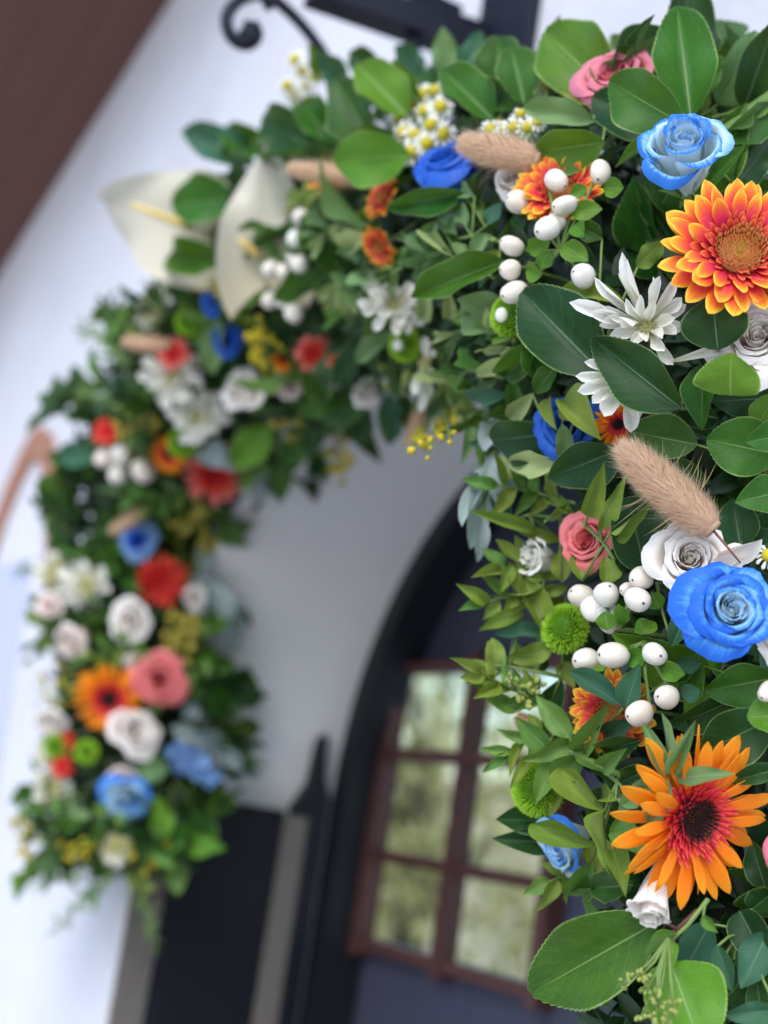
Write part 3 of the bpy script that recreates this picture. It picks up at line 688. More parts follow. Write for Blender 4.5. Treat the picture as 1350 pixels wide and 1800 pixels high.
def pompon(label, x, y, rpx, n, lift=1.5, heart=False, group=None):
    o, p = root_at('pompon_flower', label, 'flower', x, y, camdir(*n), lift, 0, group); S = px2m(x, y, rpx, lift)
    def mk():
        m = MB(); bl = blade(strap, 3, 1, fold=-.4, droop=-.5).tup(); k = 0; N = 330; rn = random.Random(1)
        for i in range(N):
            c = 1 - 1.25 * (i + .5) / N; a = i * 2.39996; s_ = math.sqrt(1 - c * c); nn = Vector((s_ * math.cos(a), s_ * math.sin(a), c))
            sz = .12 + .2 * (i / N) ** .6
            tow = (Vector((0, 0, 1)) - nn * c); tow = tow.normalized() if tow.length > 1e-3 else Vector((1, 0, 0))
            d = (nn * .95 + tow * .6 + Vector((rn.gauss(0, .12), rn.gauss(0, .12), rn.gauss(0, .12)))).normalized(); x_ = d.cross(nn).normalized(); z_ = x_.cross(d)
            m.addm(bl, Matrix.Translation(Vector((nn.x, nn.y, nn.z * .85)) * .76) @ Matrix((x_, d, z_)).transposed().to_4x4() @ Matrix.Diagonal((sz * .75, sz * 1.1, sz, 1)))
        return m.mesh('florets')
    def body():
        m = MB(); n = 18; v = []; f = []
        for i in range(11):
            a = -math.pi / 2 + math.pi * i / 10
            for j in range(n): v.append((.76 * math.cos(a) * math.cos(6.283 * j / n), .76 * math.cos(a) * math.sin(6.283 * j / n), .64 * math.sin(a)))
        for i in range(10):
            for j in range(n): f.append((i * n + j, i * n + (j + 1) % n, (i + 1) * n + (j + 1) % n, (i + 1) * n + j))
        m.add(v, f, [(.5, .1)] * len(v)); return m.mesh('head')
    link('head', cached('pbody', body), 'lime_floret', o, Matrix.Scale(S, 4))
    tag(link('florets', cached('pflor', mk), 'lime_floret', o, Matrix.Scale(S, 4)), None, kind='stuff')
    if heart: link('white_heart', dome('heart', .36, .22, .66), 'white_petal', o, Matrix.Scale(S, 4))
    flower_stem(o, S, 2.5, .1); return o

def berry_mesh(i):
    def mk():
        rn = random.Random(i); m = MB(); n, k = 20, 14; v = []; f = []; uv = []
        for a in range(k + 1):
            t = a / k; th = math.pi * t
            for j in range(n):
                b = 6.283 * j / n; r = math.sin(th) * (1 + .05 * math.cos(th)) * (1 - .06 * (1 + math.cos(2 * b + i)) * (1 if t < .7 else .4)) * (1 + .03 * math.sin(3 * b + i * 2)); z = -math.cos(th) * (1.0 + .1 * (i % 3))
                if t < .3: z += .22 * (1 - t / .3) ** 2 * (1 + .8 * math.cos(2 * b))
                if t > .93: z += .05 * (t - .93) / .07
                v.append((r * math.cos(b), r * math.sin(b) * .97, z)); uv.append((j / n, t))
        for a in range(k):
            for j in range(n): f.append((a * n + j, a * n + (j + 1) % n, (a + 1) * n + (j + 1) % n, (a + 1) * n + j))
        m.add(v, f, uv); return m.mesh('berry')
    return cached(('berry', i), mk)
def berries(label, lst, node, lift=3, leaves=(), group=None):
    """lst: (x, y, r, pointing dx, dy[, extra lift]); node: pixel where the little stems meet"""
    b = at(*node, lift - 1.5); root = thing('berry_sprig', label, 'berries', b, group); rn = random.Random(node[0]); tw = MB()
    inn = b + (nearest_cl(b) - b) * .5
    for q in lst:
        x, y, r, dx, dy = q[:5]; L = lift + (q[5] if len(q) > 5 else 0); p = at(x, y, L); S = px2m(x, y, r, L); n = camdir(dx, -dy, .55)
        M = Matrix.Translation(p - b) @ frame(n, rn.uniform(0, 6)) @ Matrix.Diagonal((S * rn.uniform(.92, 1.06), S * rn.uniform(.9, 1.04), S * rn.uniform(.95, 1.1), 1))
        be = link('berry', berry_mesh(rn.randrange(6)), 'white_berry', root, M)
        def sep():
            m = MB(); bl = blade(ellip, 5, 1, fold=.2, droop=-.5).tup()
            for k in range(5): m.addm(bl, Matrix.Rotation(k * 1.2566, 4, 'Z') @ Matrix.Translation((0, .08, -1.12)) @ Matrix.Rotation(.28, 4, 'X') @ Matrix.Diagonal((.5, .7, .7, 1)))
            return m.mesh('sepals')
        tag(link('sepal', cached('sepals', sep), 'bright_leaf', be), None, kind='stuff')
        foot = p - n * S * 1.05; tw.tube([b, (b + foot) / 2 - camdir(0, 0, 1) * .003, foot], [.0013, .0011, .0013], 6)
    tw.tube([inn, (inn + b) / 2, b], .0017, 7)
    tag(link('stem', tw.mesh('stem'), 'green_stem', root, Matrix.Translation(-b)), None, kind='stuff')
    if leaves: leaves_on(root, b, leaves, 'obov', 'bright_leaf', lift - 1)
    return root

def daisy(root, b, x, y, rpx, n, lift, rn, mat='yellow_floret'):
    p = at(x, y, lift); S = px2m(x, y, rpx, lift)
    M = Matrix.Translation(p - b) @ frame(camdir(*n), rn.uniform(0, 6)) @ Matrix.Scale(S, 4)
    hd = link('flower_head', dome('dais', .5, .42, 0), mat, root, M)
    pm = cached('dpet', lambda: blade(strap, 5, 1, fold=-.2, droop=.35).mesh('petal'))
    for k in range(12):
        Mp = Matrix.Rotation(6.283 * (k + rn.uniform(-.2, .2)) / 12, 4, 'Z') @ Matrix.Translation((0, .42, .03)) @ Matrix.Rotation(rn.uniform(-.45, .15), 4, 'X') @ Matrix.Diagonal((.3, .66, .66, 1))
        link('petal', pm, 'white_petal', hd, Mp)
def daisies(label, lst, node, r=21, lift=2.5, group=None):
    b = at(*node, lift - 2); root = thing('daisy_sprig', label, 'flowers', b, group); rn = random.Random(node[0] * 3); tw = MB()
    for q in lst:
        x, y = q[:2]; rr = q[2] if len(q) > 2 else r
        daisy(root, b, x, y, rr, (rn.uniform(-.6, .1), rn.uniform(.0, .5), .8), lift + rn.uniform(-.4, .6), rn)
        p = at(x, y, lift); tw.tube([b, (b + p) / 2 - UV * .004, p], .0008, 5)
    tag(link('stem', tw.mesh('stem'), 'green_stem', root, Matrix.Translation(-b)), None, kind='stuff'); return root

def bunny_tail(label, tx, ty, bx_, by_, wpx, lift=3, stem_to=None, fluff=9000, group=None):
    zt = depth(bx_, by_) - lift / 100; p0 = CP + ray(bx_, by_) * zt; p1 = CP + ray(tx, ty) * (zt + max(-.03, min(.03, depth(tx, ty) - depth(bx_, by_))) - .004)
    w = wpx * zt / FPX; root = thing('bunny_tail_grass', label, 'grass', p0)
    if group: root['group'] = group
    M = Matrix.Translation(-p0) @ blade_matrix(p0, p1, w)
    L = (p1 - p0).length; M = Matrix.Translation(-p0) @ blade_matrix(p0, p1, w) @ Matrix.Diagonal((1, 1, w / L, 1))
    prof = lambda t: .34 * (math.sin(math.pi * min(1, .12 + t * .86)) ** .5) * (1.08 - .2 * t)
    def body():
        m = MB(); m.tube([(0, .01 + t / 10 * .93, 0) for t in range(11)], [max(.02, prof(t / 10)) for t in range(11)], 14); return m.mesh('spike')
    def fur(n, asp):
        m = MB(); rn = random.Random(5); v = []; f = []; uv = []
        for i in range(n):
            t = rn.random() ** .9; a = rn.uniform(0, 6.283); r = prof(t); o = Vector((math.cos(a), 0, math.sin(a)))
            p = o * r * .96 + Vector((0, .02 + t * .92, 0)); ln = rn.uniform(.14, .36) * (1 if t < .9 else .7) * (1.6 if rn.random() < .08 else 1)
            d = Vector((o.x * rn.uniform(.4, .85), .62 / asp * rn.uniform(.7, 1.2), o.z * rn.uniform(.4, .85))) + Vector((rn.gauss(0, .12), rn.gauss(0, .08), rn.gauss(0, .12)))
            q = p + d * ln; sd_ = Vector((-o.z, 0, o.x)) * .007; mid = (p + q) / 2 + o * .02
            k = len(v); v += [p - sd_, p + sd_, mid + sd_ * .6, mid - sd_ * .6, q]; f += [(k, k + 1, k + 2, k + 3), (k + 3, k + 2, k + 4)]; uv += [(.4, .1), (.6, .1), (.6, .5), (.4, .5), (.5, 1)]
        m.add(v, f, uv); return m.mesh('fur')
    def awns():
        m = MB(); rn = random.Random(8); v = []; f = []
        for i in range(70):
            t = rn.uniform(.1, .6); a = rn.uniform(0, 6.283); r = prof(t) * .9; o = Vector((math.cos(a), 0, math.sin(a))); p = o * r + Vector((0, t, 0))
            q = p + o * rn.uniform(.3, .75) + Vector((rn.gauss(0, .2), rn.uniform(0, .22), rn.gauss(0, .2))); sd_ = Vector((-o.z, .3, o.x)) * .007; mid = (p + q) / 2 + o * .06
            k = len(v); v += [p - sd_, p + sd_, mid + sd_, mid - sd_, q]; f += [(k, k + 1, k + 2, k + 3), (k + 3, k + 2, k + 4)]
        m.add(v, f); return m.mesh('awns')
    asp = L / w
    link('spike', cached('btbody', body), 'tan_fur', root, M)
    tag(link('fur', cached(('fur', fluff, round(asp, 1)), lambda: fur(fluff, asp)), 'tan_fur', root, M), None, kind='stuff')
    tag(link('awns', cached('awns', awns), 'straw_awn', root, M), None, kind='stuff')
    e = at(*stem_to, lift - .5) if stem_to else p0 + (p0 - p1) * .35 + FV * .03
    stem_part(root, p0, [p0 + (p1 - p0) * .02, (p0 + e) / 2, e], .0009, 'red_stem'); return root

def buds(label, lst, node, mat='yellow_floret', lift=2, sz=9, per=7, spread=16, cat='flowers', group=None, name='filler_sprig', seed=0, stem='green_stem'):
    """a branching spray: small bud clusters at the given pixels"""
    b = at(*node, lift - 1); root = thing(name, label, cat, b, group); rn = random.Random(seed + node[0]); tw = MB()
    bm = cached('bud', lambda: bud_mesh())
    for q in lst:
        x, y = q[:2]; c = at(x, y, lift); tw.tube([b, (b + c) / 2 - UV * .003 + RV * rn.uniform(-.003, .003), c], [.0011, .0009, .0007], 5)
        for k in range(per):
            bx2, by2 = x + rn.gauss(0, spread * .5), y + rn.gauss(0, spread * .5); p = at(bx2, by2, lift + rn.uniform(-.6, .6)); S = px2m(x, y, sz * rn.uniform(.7, 1.2), lift)
            d = (p - c); d = (d.normalized() + camdir(rn.uniform(-.4, .4), rn.uniform(0, .5), .3)).normalized()
            link('bud', bm, mat, root, Matrix.Translation(p - b) @ frame(d) @ Matrix.Scale(S, 4))
            tw.tube([c, p - d * S], .0005, 4)
    tag(link('stem', tw.mesh('stem'), stem, root, Matrix.Translation(-b)), None, kind='stuff'); return root
def bud_mesh():
    m = MB(); n, k = 7, 5; v = []; f = []; uv = []
    for a in range(k + 1):
        t = a / k; th = math.pi * t
        for j in range(n): b = 6.283 * j / n; r = max(.02, math.sin(th)) * .72 * (1 + .12 * math.cos(3 * b)); v.append((r * math.cos(b), r * math.sin(b), -math.cos(th) * 1.1)); uv.append((j / n, t))
    for a in range(k):
        for j in range(n): f.append((a * n + j, a * n + (j + 1) % n, (a + 1) * n + (j + 1) % n, (a + 1) * n + j))
    m.add(v, f, uv); return m.mesh('bud')

def anthurium(label, jx, jy, tx, ty, wpx, lift, side, spadix, dl=0.5, fold=.35):
    p0, p1, w = px_blade(jx, jy, tx, ty, wpx, lift, dl); root = thing('anthurium_flower', label, 'flower', p0)
    def mk():
        m = MB(); v = []; f = []; uv = []; nl, nw = 20, 8
        for i in range(nl + 1):
            t = i / nl
            for j in range(-nw, nw + 1):
                s_ = j / nw; w_ = (math.sin(math.pi * (t * .94 + .06) ** .56) ** .62) * .5; back = .2 * abs(s_) ** 1.4 * (1 - t) ** 2 * 1.2
                x = s_ * w_; v.append((x, t - back, fold * abs(x) ** 1.3 + .13 * math.sin(t * 7 + s_) * s_ * s_ + .1 * t * t)); uv.append((.5 + .5 * s_, .15 + .8 * t))
        n = 2 * nw + 1
        for i in range(nl):
            for j in range(n - 1): f.append((i * n + j, i * n + j + 1, (i + 1) * n + j + 1, (i + 1) * n + j))
        m.add(v, f, uv); return m.mesh('spathe')
    link('spathe', mk(), 'spathe', root, Matrix.Translation(-p0) @ blade_matrix(p0, p1, w, side))
    s0 = CP + ray(*spadix[:2]) * ((p0 - CP).dot(FV) - .012); s1 = CP + ray(*spadix[2:4]) * ((p0 - CP).dot(FV) - .03)
    m = MB(); m.tube([s0, s0.lerp(s1, .3), s0.lerp(s1, .7), s1], [.0035, .0048, .0042, .0018], 10); link('spadix', m.mesh('spadix'), 'spadix', root, Matrix.Translation(-p0))
    e = p0 + (nearest_cl(p0) - p0) * .7; stem_part(root, p0, [e, (e + p0) / 2, p0, s0], .002); return root

# ================================================================== the near (sharp) side of the garland
BK = dict(l=.2)
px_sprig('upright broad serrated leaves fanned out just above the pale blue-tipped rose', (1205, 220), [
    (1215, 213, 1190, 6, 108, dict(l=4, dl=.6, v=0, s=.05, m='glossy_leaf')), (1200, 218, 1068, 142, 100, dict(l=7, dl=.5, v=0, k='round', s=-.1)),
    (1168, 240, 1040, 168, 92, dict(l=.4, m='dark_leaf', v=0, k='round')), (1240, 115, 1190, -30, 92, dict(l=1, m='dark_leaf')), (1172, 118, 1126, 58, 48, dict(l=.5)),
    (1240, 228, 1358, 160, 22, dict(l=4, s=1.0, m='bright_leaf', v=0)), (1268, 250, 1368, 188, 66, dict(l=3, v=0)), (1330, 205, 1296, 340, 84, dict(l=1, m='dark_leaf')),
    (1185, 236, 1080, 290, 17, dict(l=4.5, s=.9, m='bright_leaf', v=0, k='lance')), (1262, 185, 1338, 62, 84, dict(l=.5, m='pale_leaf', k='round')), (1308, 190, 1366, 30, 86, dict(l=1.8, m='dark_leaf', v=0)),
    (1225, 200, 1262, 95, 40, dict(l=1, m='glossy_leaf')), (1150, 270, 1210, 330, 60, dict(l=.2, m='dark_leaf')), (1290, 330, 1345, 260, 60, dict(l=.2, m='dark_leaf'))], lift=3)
px_sprig('yellow-green backlit round leaves standing beside the pink rose', (1060, 160), [
    (1075, 168, 955, 52, 122, dict(l=1.0, m='bright_leaf', k='round', v=0, s=.1)), (1054, 188, 1000, 138, 62, dict(l=1.8, m='olive_leaf', k='round')),
    (1046, 214, 916, 188, 50, dict(l=3.2, m='pale_leaf', v=0, s=.2)), (1064, 250, 940, 268, 78, dict(l=3.6, k='round', v=0, m='bright_leaf')), (1075, 60, 1100, 120, 30, dict(l=0, m='pale_leaf'))], lift=2.5)
px_sprig('trio of cupped dark leaves against the iron bracket', (890, 190), [
    (872, 185, 878, 60, 84, dict(l=1.6, v=0)), (922, 184, 898, 80, 78, dict(l=2.6, v=0, m='glossy_leaf')), (908, 192, 850, 142, 50, dict(l=3)),
    (868, 212, 775, 118, 78, dict(l=3, v=0, m='glossy_leaf')), (786, 135, 778, 46, 46, dict(l=.6, m='pale_leaf')), (815, 145, 846, 52, 42, dict(l=.6, m='teal_leaf')), (965, 200, 985, 130, 40, dict(l=.5))], lift=2)
px_sprig('soft broad leaves on top of the arch left of the daisies', (690, 210), [
    (716, 205, 625, 110, 84, dict(l=2.5, m='bright_leaf', v=0)), (742, 178, 672, 112, 48, dict(l=2, m='bright_leaf')), (655, 255, 588, 136, 92, dict(l=2, v=0)), (590, 265, 533, 178, 56, dict(l=2)), (598, 258, 568, 192, 44, dict(l=2.4)),
    (722, 272, 585, 284, 92, dict(l=3, m='bright_leaf', k='round', v=0)), (692, 236, 608, 246, 40, dict(l=3)), (668, 135, 608, 86, 48, dict(l=.5, m='dark_leaf')), (738, 135, 688, 82, 64, dict(l=.5, m='teal_leaf')),
    (578, 138, 537, 72, 38, dict(l=.5, m='bright_leaf')), (608, 142, 558, 88, 46, dict(l=.5, m='teal_leaf')), (640, 200, 580, 150, 60, dict(l=.3, m='dark_leaf'))], lift=2)
px_sprig('dark pointed leaves spreading left above the white anthurium', (450, 290), [
    (448, 290, 318, 226, 66, dict(l=1, v=0, m='teal_leaf')), (480, 265, 392, 220, 56, dict(l=1.5)), (548, 258, 444, 203, 78, dict(l=2, m='dark_leaf')), (500, 300, 470, 240, 50, dict(l=.5))], lift=1.5)
px_sprig('dark oval leaf pair between the two anthuriums', (412, 400), [
    (414, 350, 300, 360, 84, dict(l=3.4, k='round', v=0)), (404, 462, 282, 455, 62, dict(l=2.4)), (470, 470, 395, 545, 60, dict(l=1.5, m='bright_leaf')), (385, 560, 370, 660, 46, dict(l=1.4, m='pale_leaf'))], lift=2)
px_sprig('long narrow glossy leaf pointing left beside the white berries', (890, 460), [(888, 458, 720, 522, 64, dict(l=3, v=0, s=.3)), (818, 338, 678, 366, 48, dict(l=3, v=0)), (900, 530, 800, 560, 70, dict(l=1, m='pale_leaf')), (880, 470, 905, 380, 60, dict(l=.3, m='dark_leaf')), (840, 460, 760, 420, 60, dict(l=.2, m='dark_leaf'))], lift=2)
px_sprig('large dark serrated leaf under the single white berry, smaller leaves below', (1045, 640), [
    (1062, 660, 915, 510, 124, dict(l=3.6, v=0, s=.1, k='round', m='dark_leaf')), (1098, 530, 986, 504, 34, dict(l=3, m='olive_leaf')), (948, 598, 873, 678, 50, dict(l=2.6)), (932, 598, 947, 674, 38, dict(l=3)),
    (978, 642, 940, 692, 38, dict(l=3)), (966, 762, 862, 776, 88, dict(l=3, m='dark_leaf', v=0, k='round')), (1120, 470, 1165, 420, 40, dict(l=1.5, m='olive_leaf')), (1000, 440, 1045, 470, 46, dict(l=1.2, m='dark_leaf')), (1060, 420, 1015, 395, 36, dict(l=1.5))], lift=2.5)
px_sprig('dark folded leaf lying across the white chrysanthemum', (1195, 715), [(1198, 718, 1038, 592, 98, dict(l=6.2, v=0, dl=.3, k='broad', m='dark_leaf')), (1240, 640, 1222, 748, 58, dict(l=3, v=3, s=.5)), (1262, 735, 1190, 730, 40, dict(l=1.5, m='dark_leaf'))], lift=4)
px_sprig('rounded leaf tucked under the sunset gerbera', (1262, 612), [(1262, 616, 1252, 522, 112, dict(l=6.4, v=0, k='round', dl=.8, m='dark_leaf')), (1285, 695, 1280, 632, 112, dict(l=8.0, v=3, k='round', m='bright_leaf', dl=1.6)), (1200, 700, 1250, 770, 60, dict(l=1, m='dark_leaf'))], lift=4)
px_sprig('broad glossy leaves at the right of the tan bunny tail', (1350, 820), [
    (1372, 800, 1242, 772, 100, dict(l=4, v=0, k='round', s=.1)), (1378, 765, 1316, 775, 56, dict(l=5)), (1372, 865, 1304, 878, 68, dict(l=3.4)), (1302, 965, 1288, 876, 74, dict(l=2, m='dark_leaf', v=0)), (1228, 782, 1103, 758, 76, dict(l=2.6, v=0, k='round', s=.2)),
    (1350, 700, 1245, 705, 60, dict(l=1, m='dark_leaf')), (1365, 935, 1310, 920, 60, dict(l=1.2, m='dark_leaf')), (1330, 750, 1365, 690, 50, dict(l=2.5, m='bright_leaf'))], lift=3)
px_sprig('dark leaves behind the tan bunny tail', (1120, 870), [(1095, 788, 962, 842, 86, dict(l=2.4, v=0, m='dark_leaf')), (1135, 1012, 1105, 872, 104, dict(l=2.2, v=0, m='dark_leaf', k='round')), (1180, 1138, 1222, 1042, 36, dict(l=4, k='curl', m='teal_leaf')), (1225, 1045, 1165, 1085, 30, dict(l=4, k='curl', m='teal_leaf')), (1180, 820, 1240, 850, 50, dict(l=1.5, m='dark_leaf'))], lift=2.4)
px_sprig('glossy serrated leaves below the bright blue rose', (1350, 1210), [
    (1368, 1190, 1238, 1216, 82, dict(l=4.5, v=0, s=-.3)), (1358, 1262, 1234, 1324, 96, dict(l=4.2, v=0, k='round', m='dark_leaf')), (1392, 1258, 1314, 1258, 76, dict(l=5, k='round', m='bright_leaf')), (1368, 1352, 1278, 1374, 34, dict(l=4.4, m='dark_leaf')),
    (1290, 1228, 1172, 1292, 58, dict(l=3, m='dark_leaf', v=3)), (1240, 1170, 1180, 1200, 40, dict(l=1.5, m='dark_leaf')), (1200, 1220, 1235, 1170, 40, dict(l=1.5))], lift=4)
px_sprig('dark leaf pair jutting left below the green pompons', (980, 1455), [(982, 1444, 872, 1440, 56, dict(l=1.2, v=0, m='dark_leaf')), (985, 1484, 880, 1474, 46, dict(l=.6, m='dark_leaf', v=3)), (1115, 1555, 1036, 1562, 56, dict(l=3, v=0)), (1130, 1300, 1042, 1326, 44, dict(l=4, m='dark_leaf')), (1145, 1350, 1086, 1378, 42, dict(l=4, m='dark_leaf')), (1150, 1410, 1090, 1470, 60, dict(l=.6, m='dark_leaf'))], lift=2)
px_sprig('very large bright serrated leaf hanging below the orange gerbera', (1155, 1622), [
    (1160, 1618, 930, 1748, 138, dict(l=4, v=0, k='round', s=.05, dl=.5, m='glossy_leaf')), (1178, 1690, 1240, 1860, 140, dict(l=4.4, v=0, m='bright_leaf', s=-.2))], lift=3, stem_mat='red_stem', path=[(1225, 1600), (1190, 1632), (1145, 1668)])
px_sprig('loose grey-green leaves in the shade below the orange gerbera', (1300, 1640), [
    (1250, 1620, 1195, 1720, 60, dict(l=1.4, m='teal_leaf')), (1260, 1660, 1288, 1745, 36, dict(l=3, m='teal_leaf', k='lance')), (1300, 1600, 1350, 1700, 70, dict(l=1, m='dark_leaf')), (1350, 1640, 1300, 1740, 60, dict(l=1.6, m='teal_leaf')),
    (1330, 1720, 1345, 1830, 50, dict(l=1.6, m='dark_leaf')), (1370, 1775, 1270, 1785, 40, dict(l=3.4, m='teal_leaf')), (1290, 1700, 1235, 1760, 50, dict(l=.6, m='dark_leaf')), (1320, 1600, 1370, 1560, 50, dict(l=.6, m='dark_leaf')), (1345, 1560, 1320, 1480, 50, dict(l=.6, m='dark_leaf')), (1240, 1740, 1290, 1690, 40, dict(l=.4, m='dark_leaf'))], lift=2)

O = 'olive_leaf'; L_ = 'lance_leaf'
px_sprig('slender olive leaf spray left of the tan bunny tail', (1070, 960), [
    (1032, 908, 1062, 816, 36, dict(l=5)), (1052, 932, 1100, 846, 25, dict(l=5)), (1072, 938, 1146, 886, 28, dict(l=5, s=.5)), (945, 934, 824, 896, 24, dict(l=3.5)), (990, 950, 868, 914, 23, dict(l=3)), (895, 915, 860, 863, 30, dict(l=2, m='teal_leaf')),
    (987, 1024, 983, 962, 34, dict(l=4)), (1024, 1022, 1016, 962, 42, dict(l=4.4)), (1067, 1028, 1066, 976, 42, dict(l=4.6)), (1010, 905, 958, 880, 24, dict(l=3)), (960, 925, 925, 885, 24, dict(l=3, m='teal_leaf'))],
    'lance', O, 4, path=[(1080, 985), (1062, 955), (1030, 925), (985, 910), (930, 905)])
px_sprig('olive lance leaves around the upper green pompon', (960, 1090), [
    (1000, 1028, 862, 1058, 26, dict(l=2.4)), (958, 1020, 898, 986, 22, dict(l=2.6)), (958, 1110, 918, 1006, 46, dict(l=2.8, v=0)), (922, 1078, 840, 1108, 28, dict(l=2)), (952, 1115, 865, 1114, 30, dict(l=2.4, m='teal_leaf')), (970, 1142, 886, 1162, 38, dict(l=2.4)),
    (874, 1182, 866, 1122, 34, dict(l=1.6, k='obov')), (864, 1184, 810, 1160, 24, dict(l=1.2)), (870, 1190, 815, 1200, 20, dict(l=1.2)), (922, 1246, 828, 1198, 27, dict(l=1.6, m=L_)), (1000, 1060, 950, 1090, 30, dict(l=1.4)), (960, 1180, 920, 1130, 26, dict(l=1.2, m='dark_leaf')),
    (905, 1110, 900, 1060, 20, dict(l=1.0)), (985, 1165, 1010, 1210, 34, dict(l=1)), (960, 1260, 985, 1190, 40, dict(l=1, m='dark_leaf')), (930, 1180, 905, 1130, 24, dict(l=.8))],
    'lance', O, 2.4, path=[(985, 1190), (940, 1180), (895, 1172), (850, 1168)])
px_sprig('green lance leaf spray crossing the lower green pompon', (1030, 1330), [
    (1005, 1302, 940, 1220, 38, dict(l=5)), (968, 1322, 905, 1260, 38, dict(l=4.6)), (1024, 1322, 1072, 1234, 38, dict(l=5)), (1005, 1306, 930, 1338, 34, dict(l=5)), (980, 1330, 940, 1414, 38, dict(l=4.8)), (938, 1330, 896, 1386, 23, dict(l=4.6, m=O)),
    (1032, 1324, 972, 1374, 48, dict(l=4.6)), (1060, 1348, 1100, 1316, 32, dict(l=5)), (1066, 1428, 992, 1358, 44, dict(l=4.4, m=O)), (1084, 1408, 1040, 1386, 36, dict(l=4.8, m=O, k='obov')), (1050, 1488, 944, 1454, 40, dict(l=4.4, m=O)), (1042, 1512, 990, 1598, 44, dict(l=4.4)),
    (1062, 1424, 1066, 1538, 26, dict(l=5, m=O, s=.7)), (1078, 1495, 1100, 1574, 40, dict(l=4.6, m=O)), (1082, 1464, 1158, 1516, 46, dict(l=5.4)), (1010, 1270, 1065, 1285, 36, dict(l=3, m=O)), (975, 1380, 965, 1440, 34, dict(l=3.4, m=O)), (1060, 1470, 1040, 1540, 50, dict(l=2.6, m=O)), (1085, 1360, 1040, 1330, 30, dict(l=3)), (1095, 1430, 1075, 1490, 30, dict(l=3.4))],
    'lance', L_, 4.6, path=[(1140, 1420), (1085, 1375), (1030, 1330), (985, 1285), (955, 1245)])
px_sprig('whorl of narrow leaves lying on the orange gerbera', (1177, 1368), [
    (1170, 1366, 1130, 1266, 29, dict(l=7.4)), (1176, 1362, 1168, 1250, 22, dict(l=7.8, s=.5)), (1182, 1362, 1226, 1258, 26, dict(l=7.6)), (1186, 1368, 1284, 1358, 32, dict(l=7.6)), (1170, 1370, 1082, 1430, 36, dict(l=7.4)), (1176, 1372, 1136, 1464, 38, dict(l=7.8, v=3)), (1168, 1374, 1090, 1400, 30, dict(l=7))],
    'lance', 'pale_leaf', 7.2, path=[(1150, 1420), (1165, 1390), (1178, 1366)], slift=6.6)
px_sprig('pair of dark narrow leaves under the lower white berries', (1098, 1242), [(1096, 1244, 998, 1175, 40, dict(l=5, v=0)), (1100, 1244, 1124, 1166, 42, dict(l=5, v=0)), (1060, 1290, 1120, 1262, 40, dict(l=3)), (1235, 1165, 1180, 1165, 30, dict(l=2.4))], 'lance', 'teal_leaf', 5)
px_sprig('pale cream-green leaf near the deep blue rose', (985, 812), [(985, 812, 892, 814, 46, dict(l=3.6, v=0, m='cream_leaf', k='broad')), (988, 810, 990, 748, 34, dict(l=4.4, m='pale_leaf', k='obov')), (938, 690, 892, 738, 34, dict(l=3.4, m='cream_leaf', k='obov')), (990, 704, 1064, 784, 50, dict(l=3.6, m=O)), (900, 845, 880, 800, 30, dict(l=2.6, m='cream_leaf')), (1010, 740, 985, 700, 36, dict(l=3, m=O)), (965, 700, 985, 760, 30, dict(l=3, m='olive_leaf'))], 'lance', O, 3.5)
px_sprig('pale olive leaflets hanging in a row at the crown', (850, 420), [
    (743, 430, 690, 478, 30), (770, 430, 716, 486, 30), (797, 433, 742, 496, 32), (856, 410, 824, 452, 28), (765, 388, 746, 426, 28), (780, 388, 796, 424, 28), (740, 560, 752, 500, 26, dict(m='cream_leaf')), (788, 560, 786, 508, 26, dict(m='cream_leaf')), (880, 440, 850, 480, 30, dict(m='olive_leaf')), (820, 400, 800, 360, 26), (835, 345, 810, 330, 30, dict(m='pale_leaf')), (858, 395, 880, 350, 30, dict(m='teal_leaf'))],
    'lance', 'pale_leaf', 3, path=[(880, 425), (830, 415), (785, 425), (740, 425), (700, 420)])
px_sprig('pale drooping leaflets left of the white chrysanthemum at the crown', (640, 450), [(650, 412, 580, 446, 44), (640, 430, 585, 460, 36, dict(m='pale_leaf')), (585, 500, 578, 562, 28), (612, 500, 610, 565, 30), (600, 480, 640, 520, 26, dict(m='pale_leaf')), (560, 520, 600, 500, 18), (690, 580, 620, 640, 40, dict(m='pale_leaf'))], 'lance', 'cream_leaf', 2.5, path=[(690, 470), (640, 480), (590, 498)])
px_sprig('cream-tipped narrow leaves below the dotted lime pompon', (900, 640), [(905, 628, 822, 668, 26, dict(m='cream_leaf')), (900, 610, 828, 622, 22, dict(m='cream_leaf')), (880, 590, 840, 555, 30, dict(m='olive_leaf')), (900, 690, 790, 700, 34, dict(m='teal_leaf')), (890, 720, 850, 740, 24), (860, 650, 800, 610, 26), (905, 590, 860, 580, 40), (850, 690, 780, 660, 26), (900, 660, 905, 720, 30), (860, 570, 800, 610, 20, dict(m='dark_leaf')), (840, 730, 790, 760, 26)], 'lance', L_, 2.5)

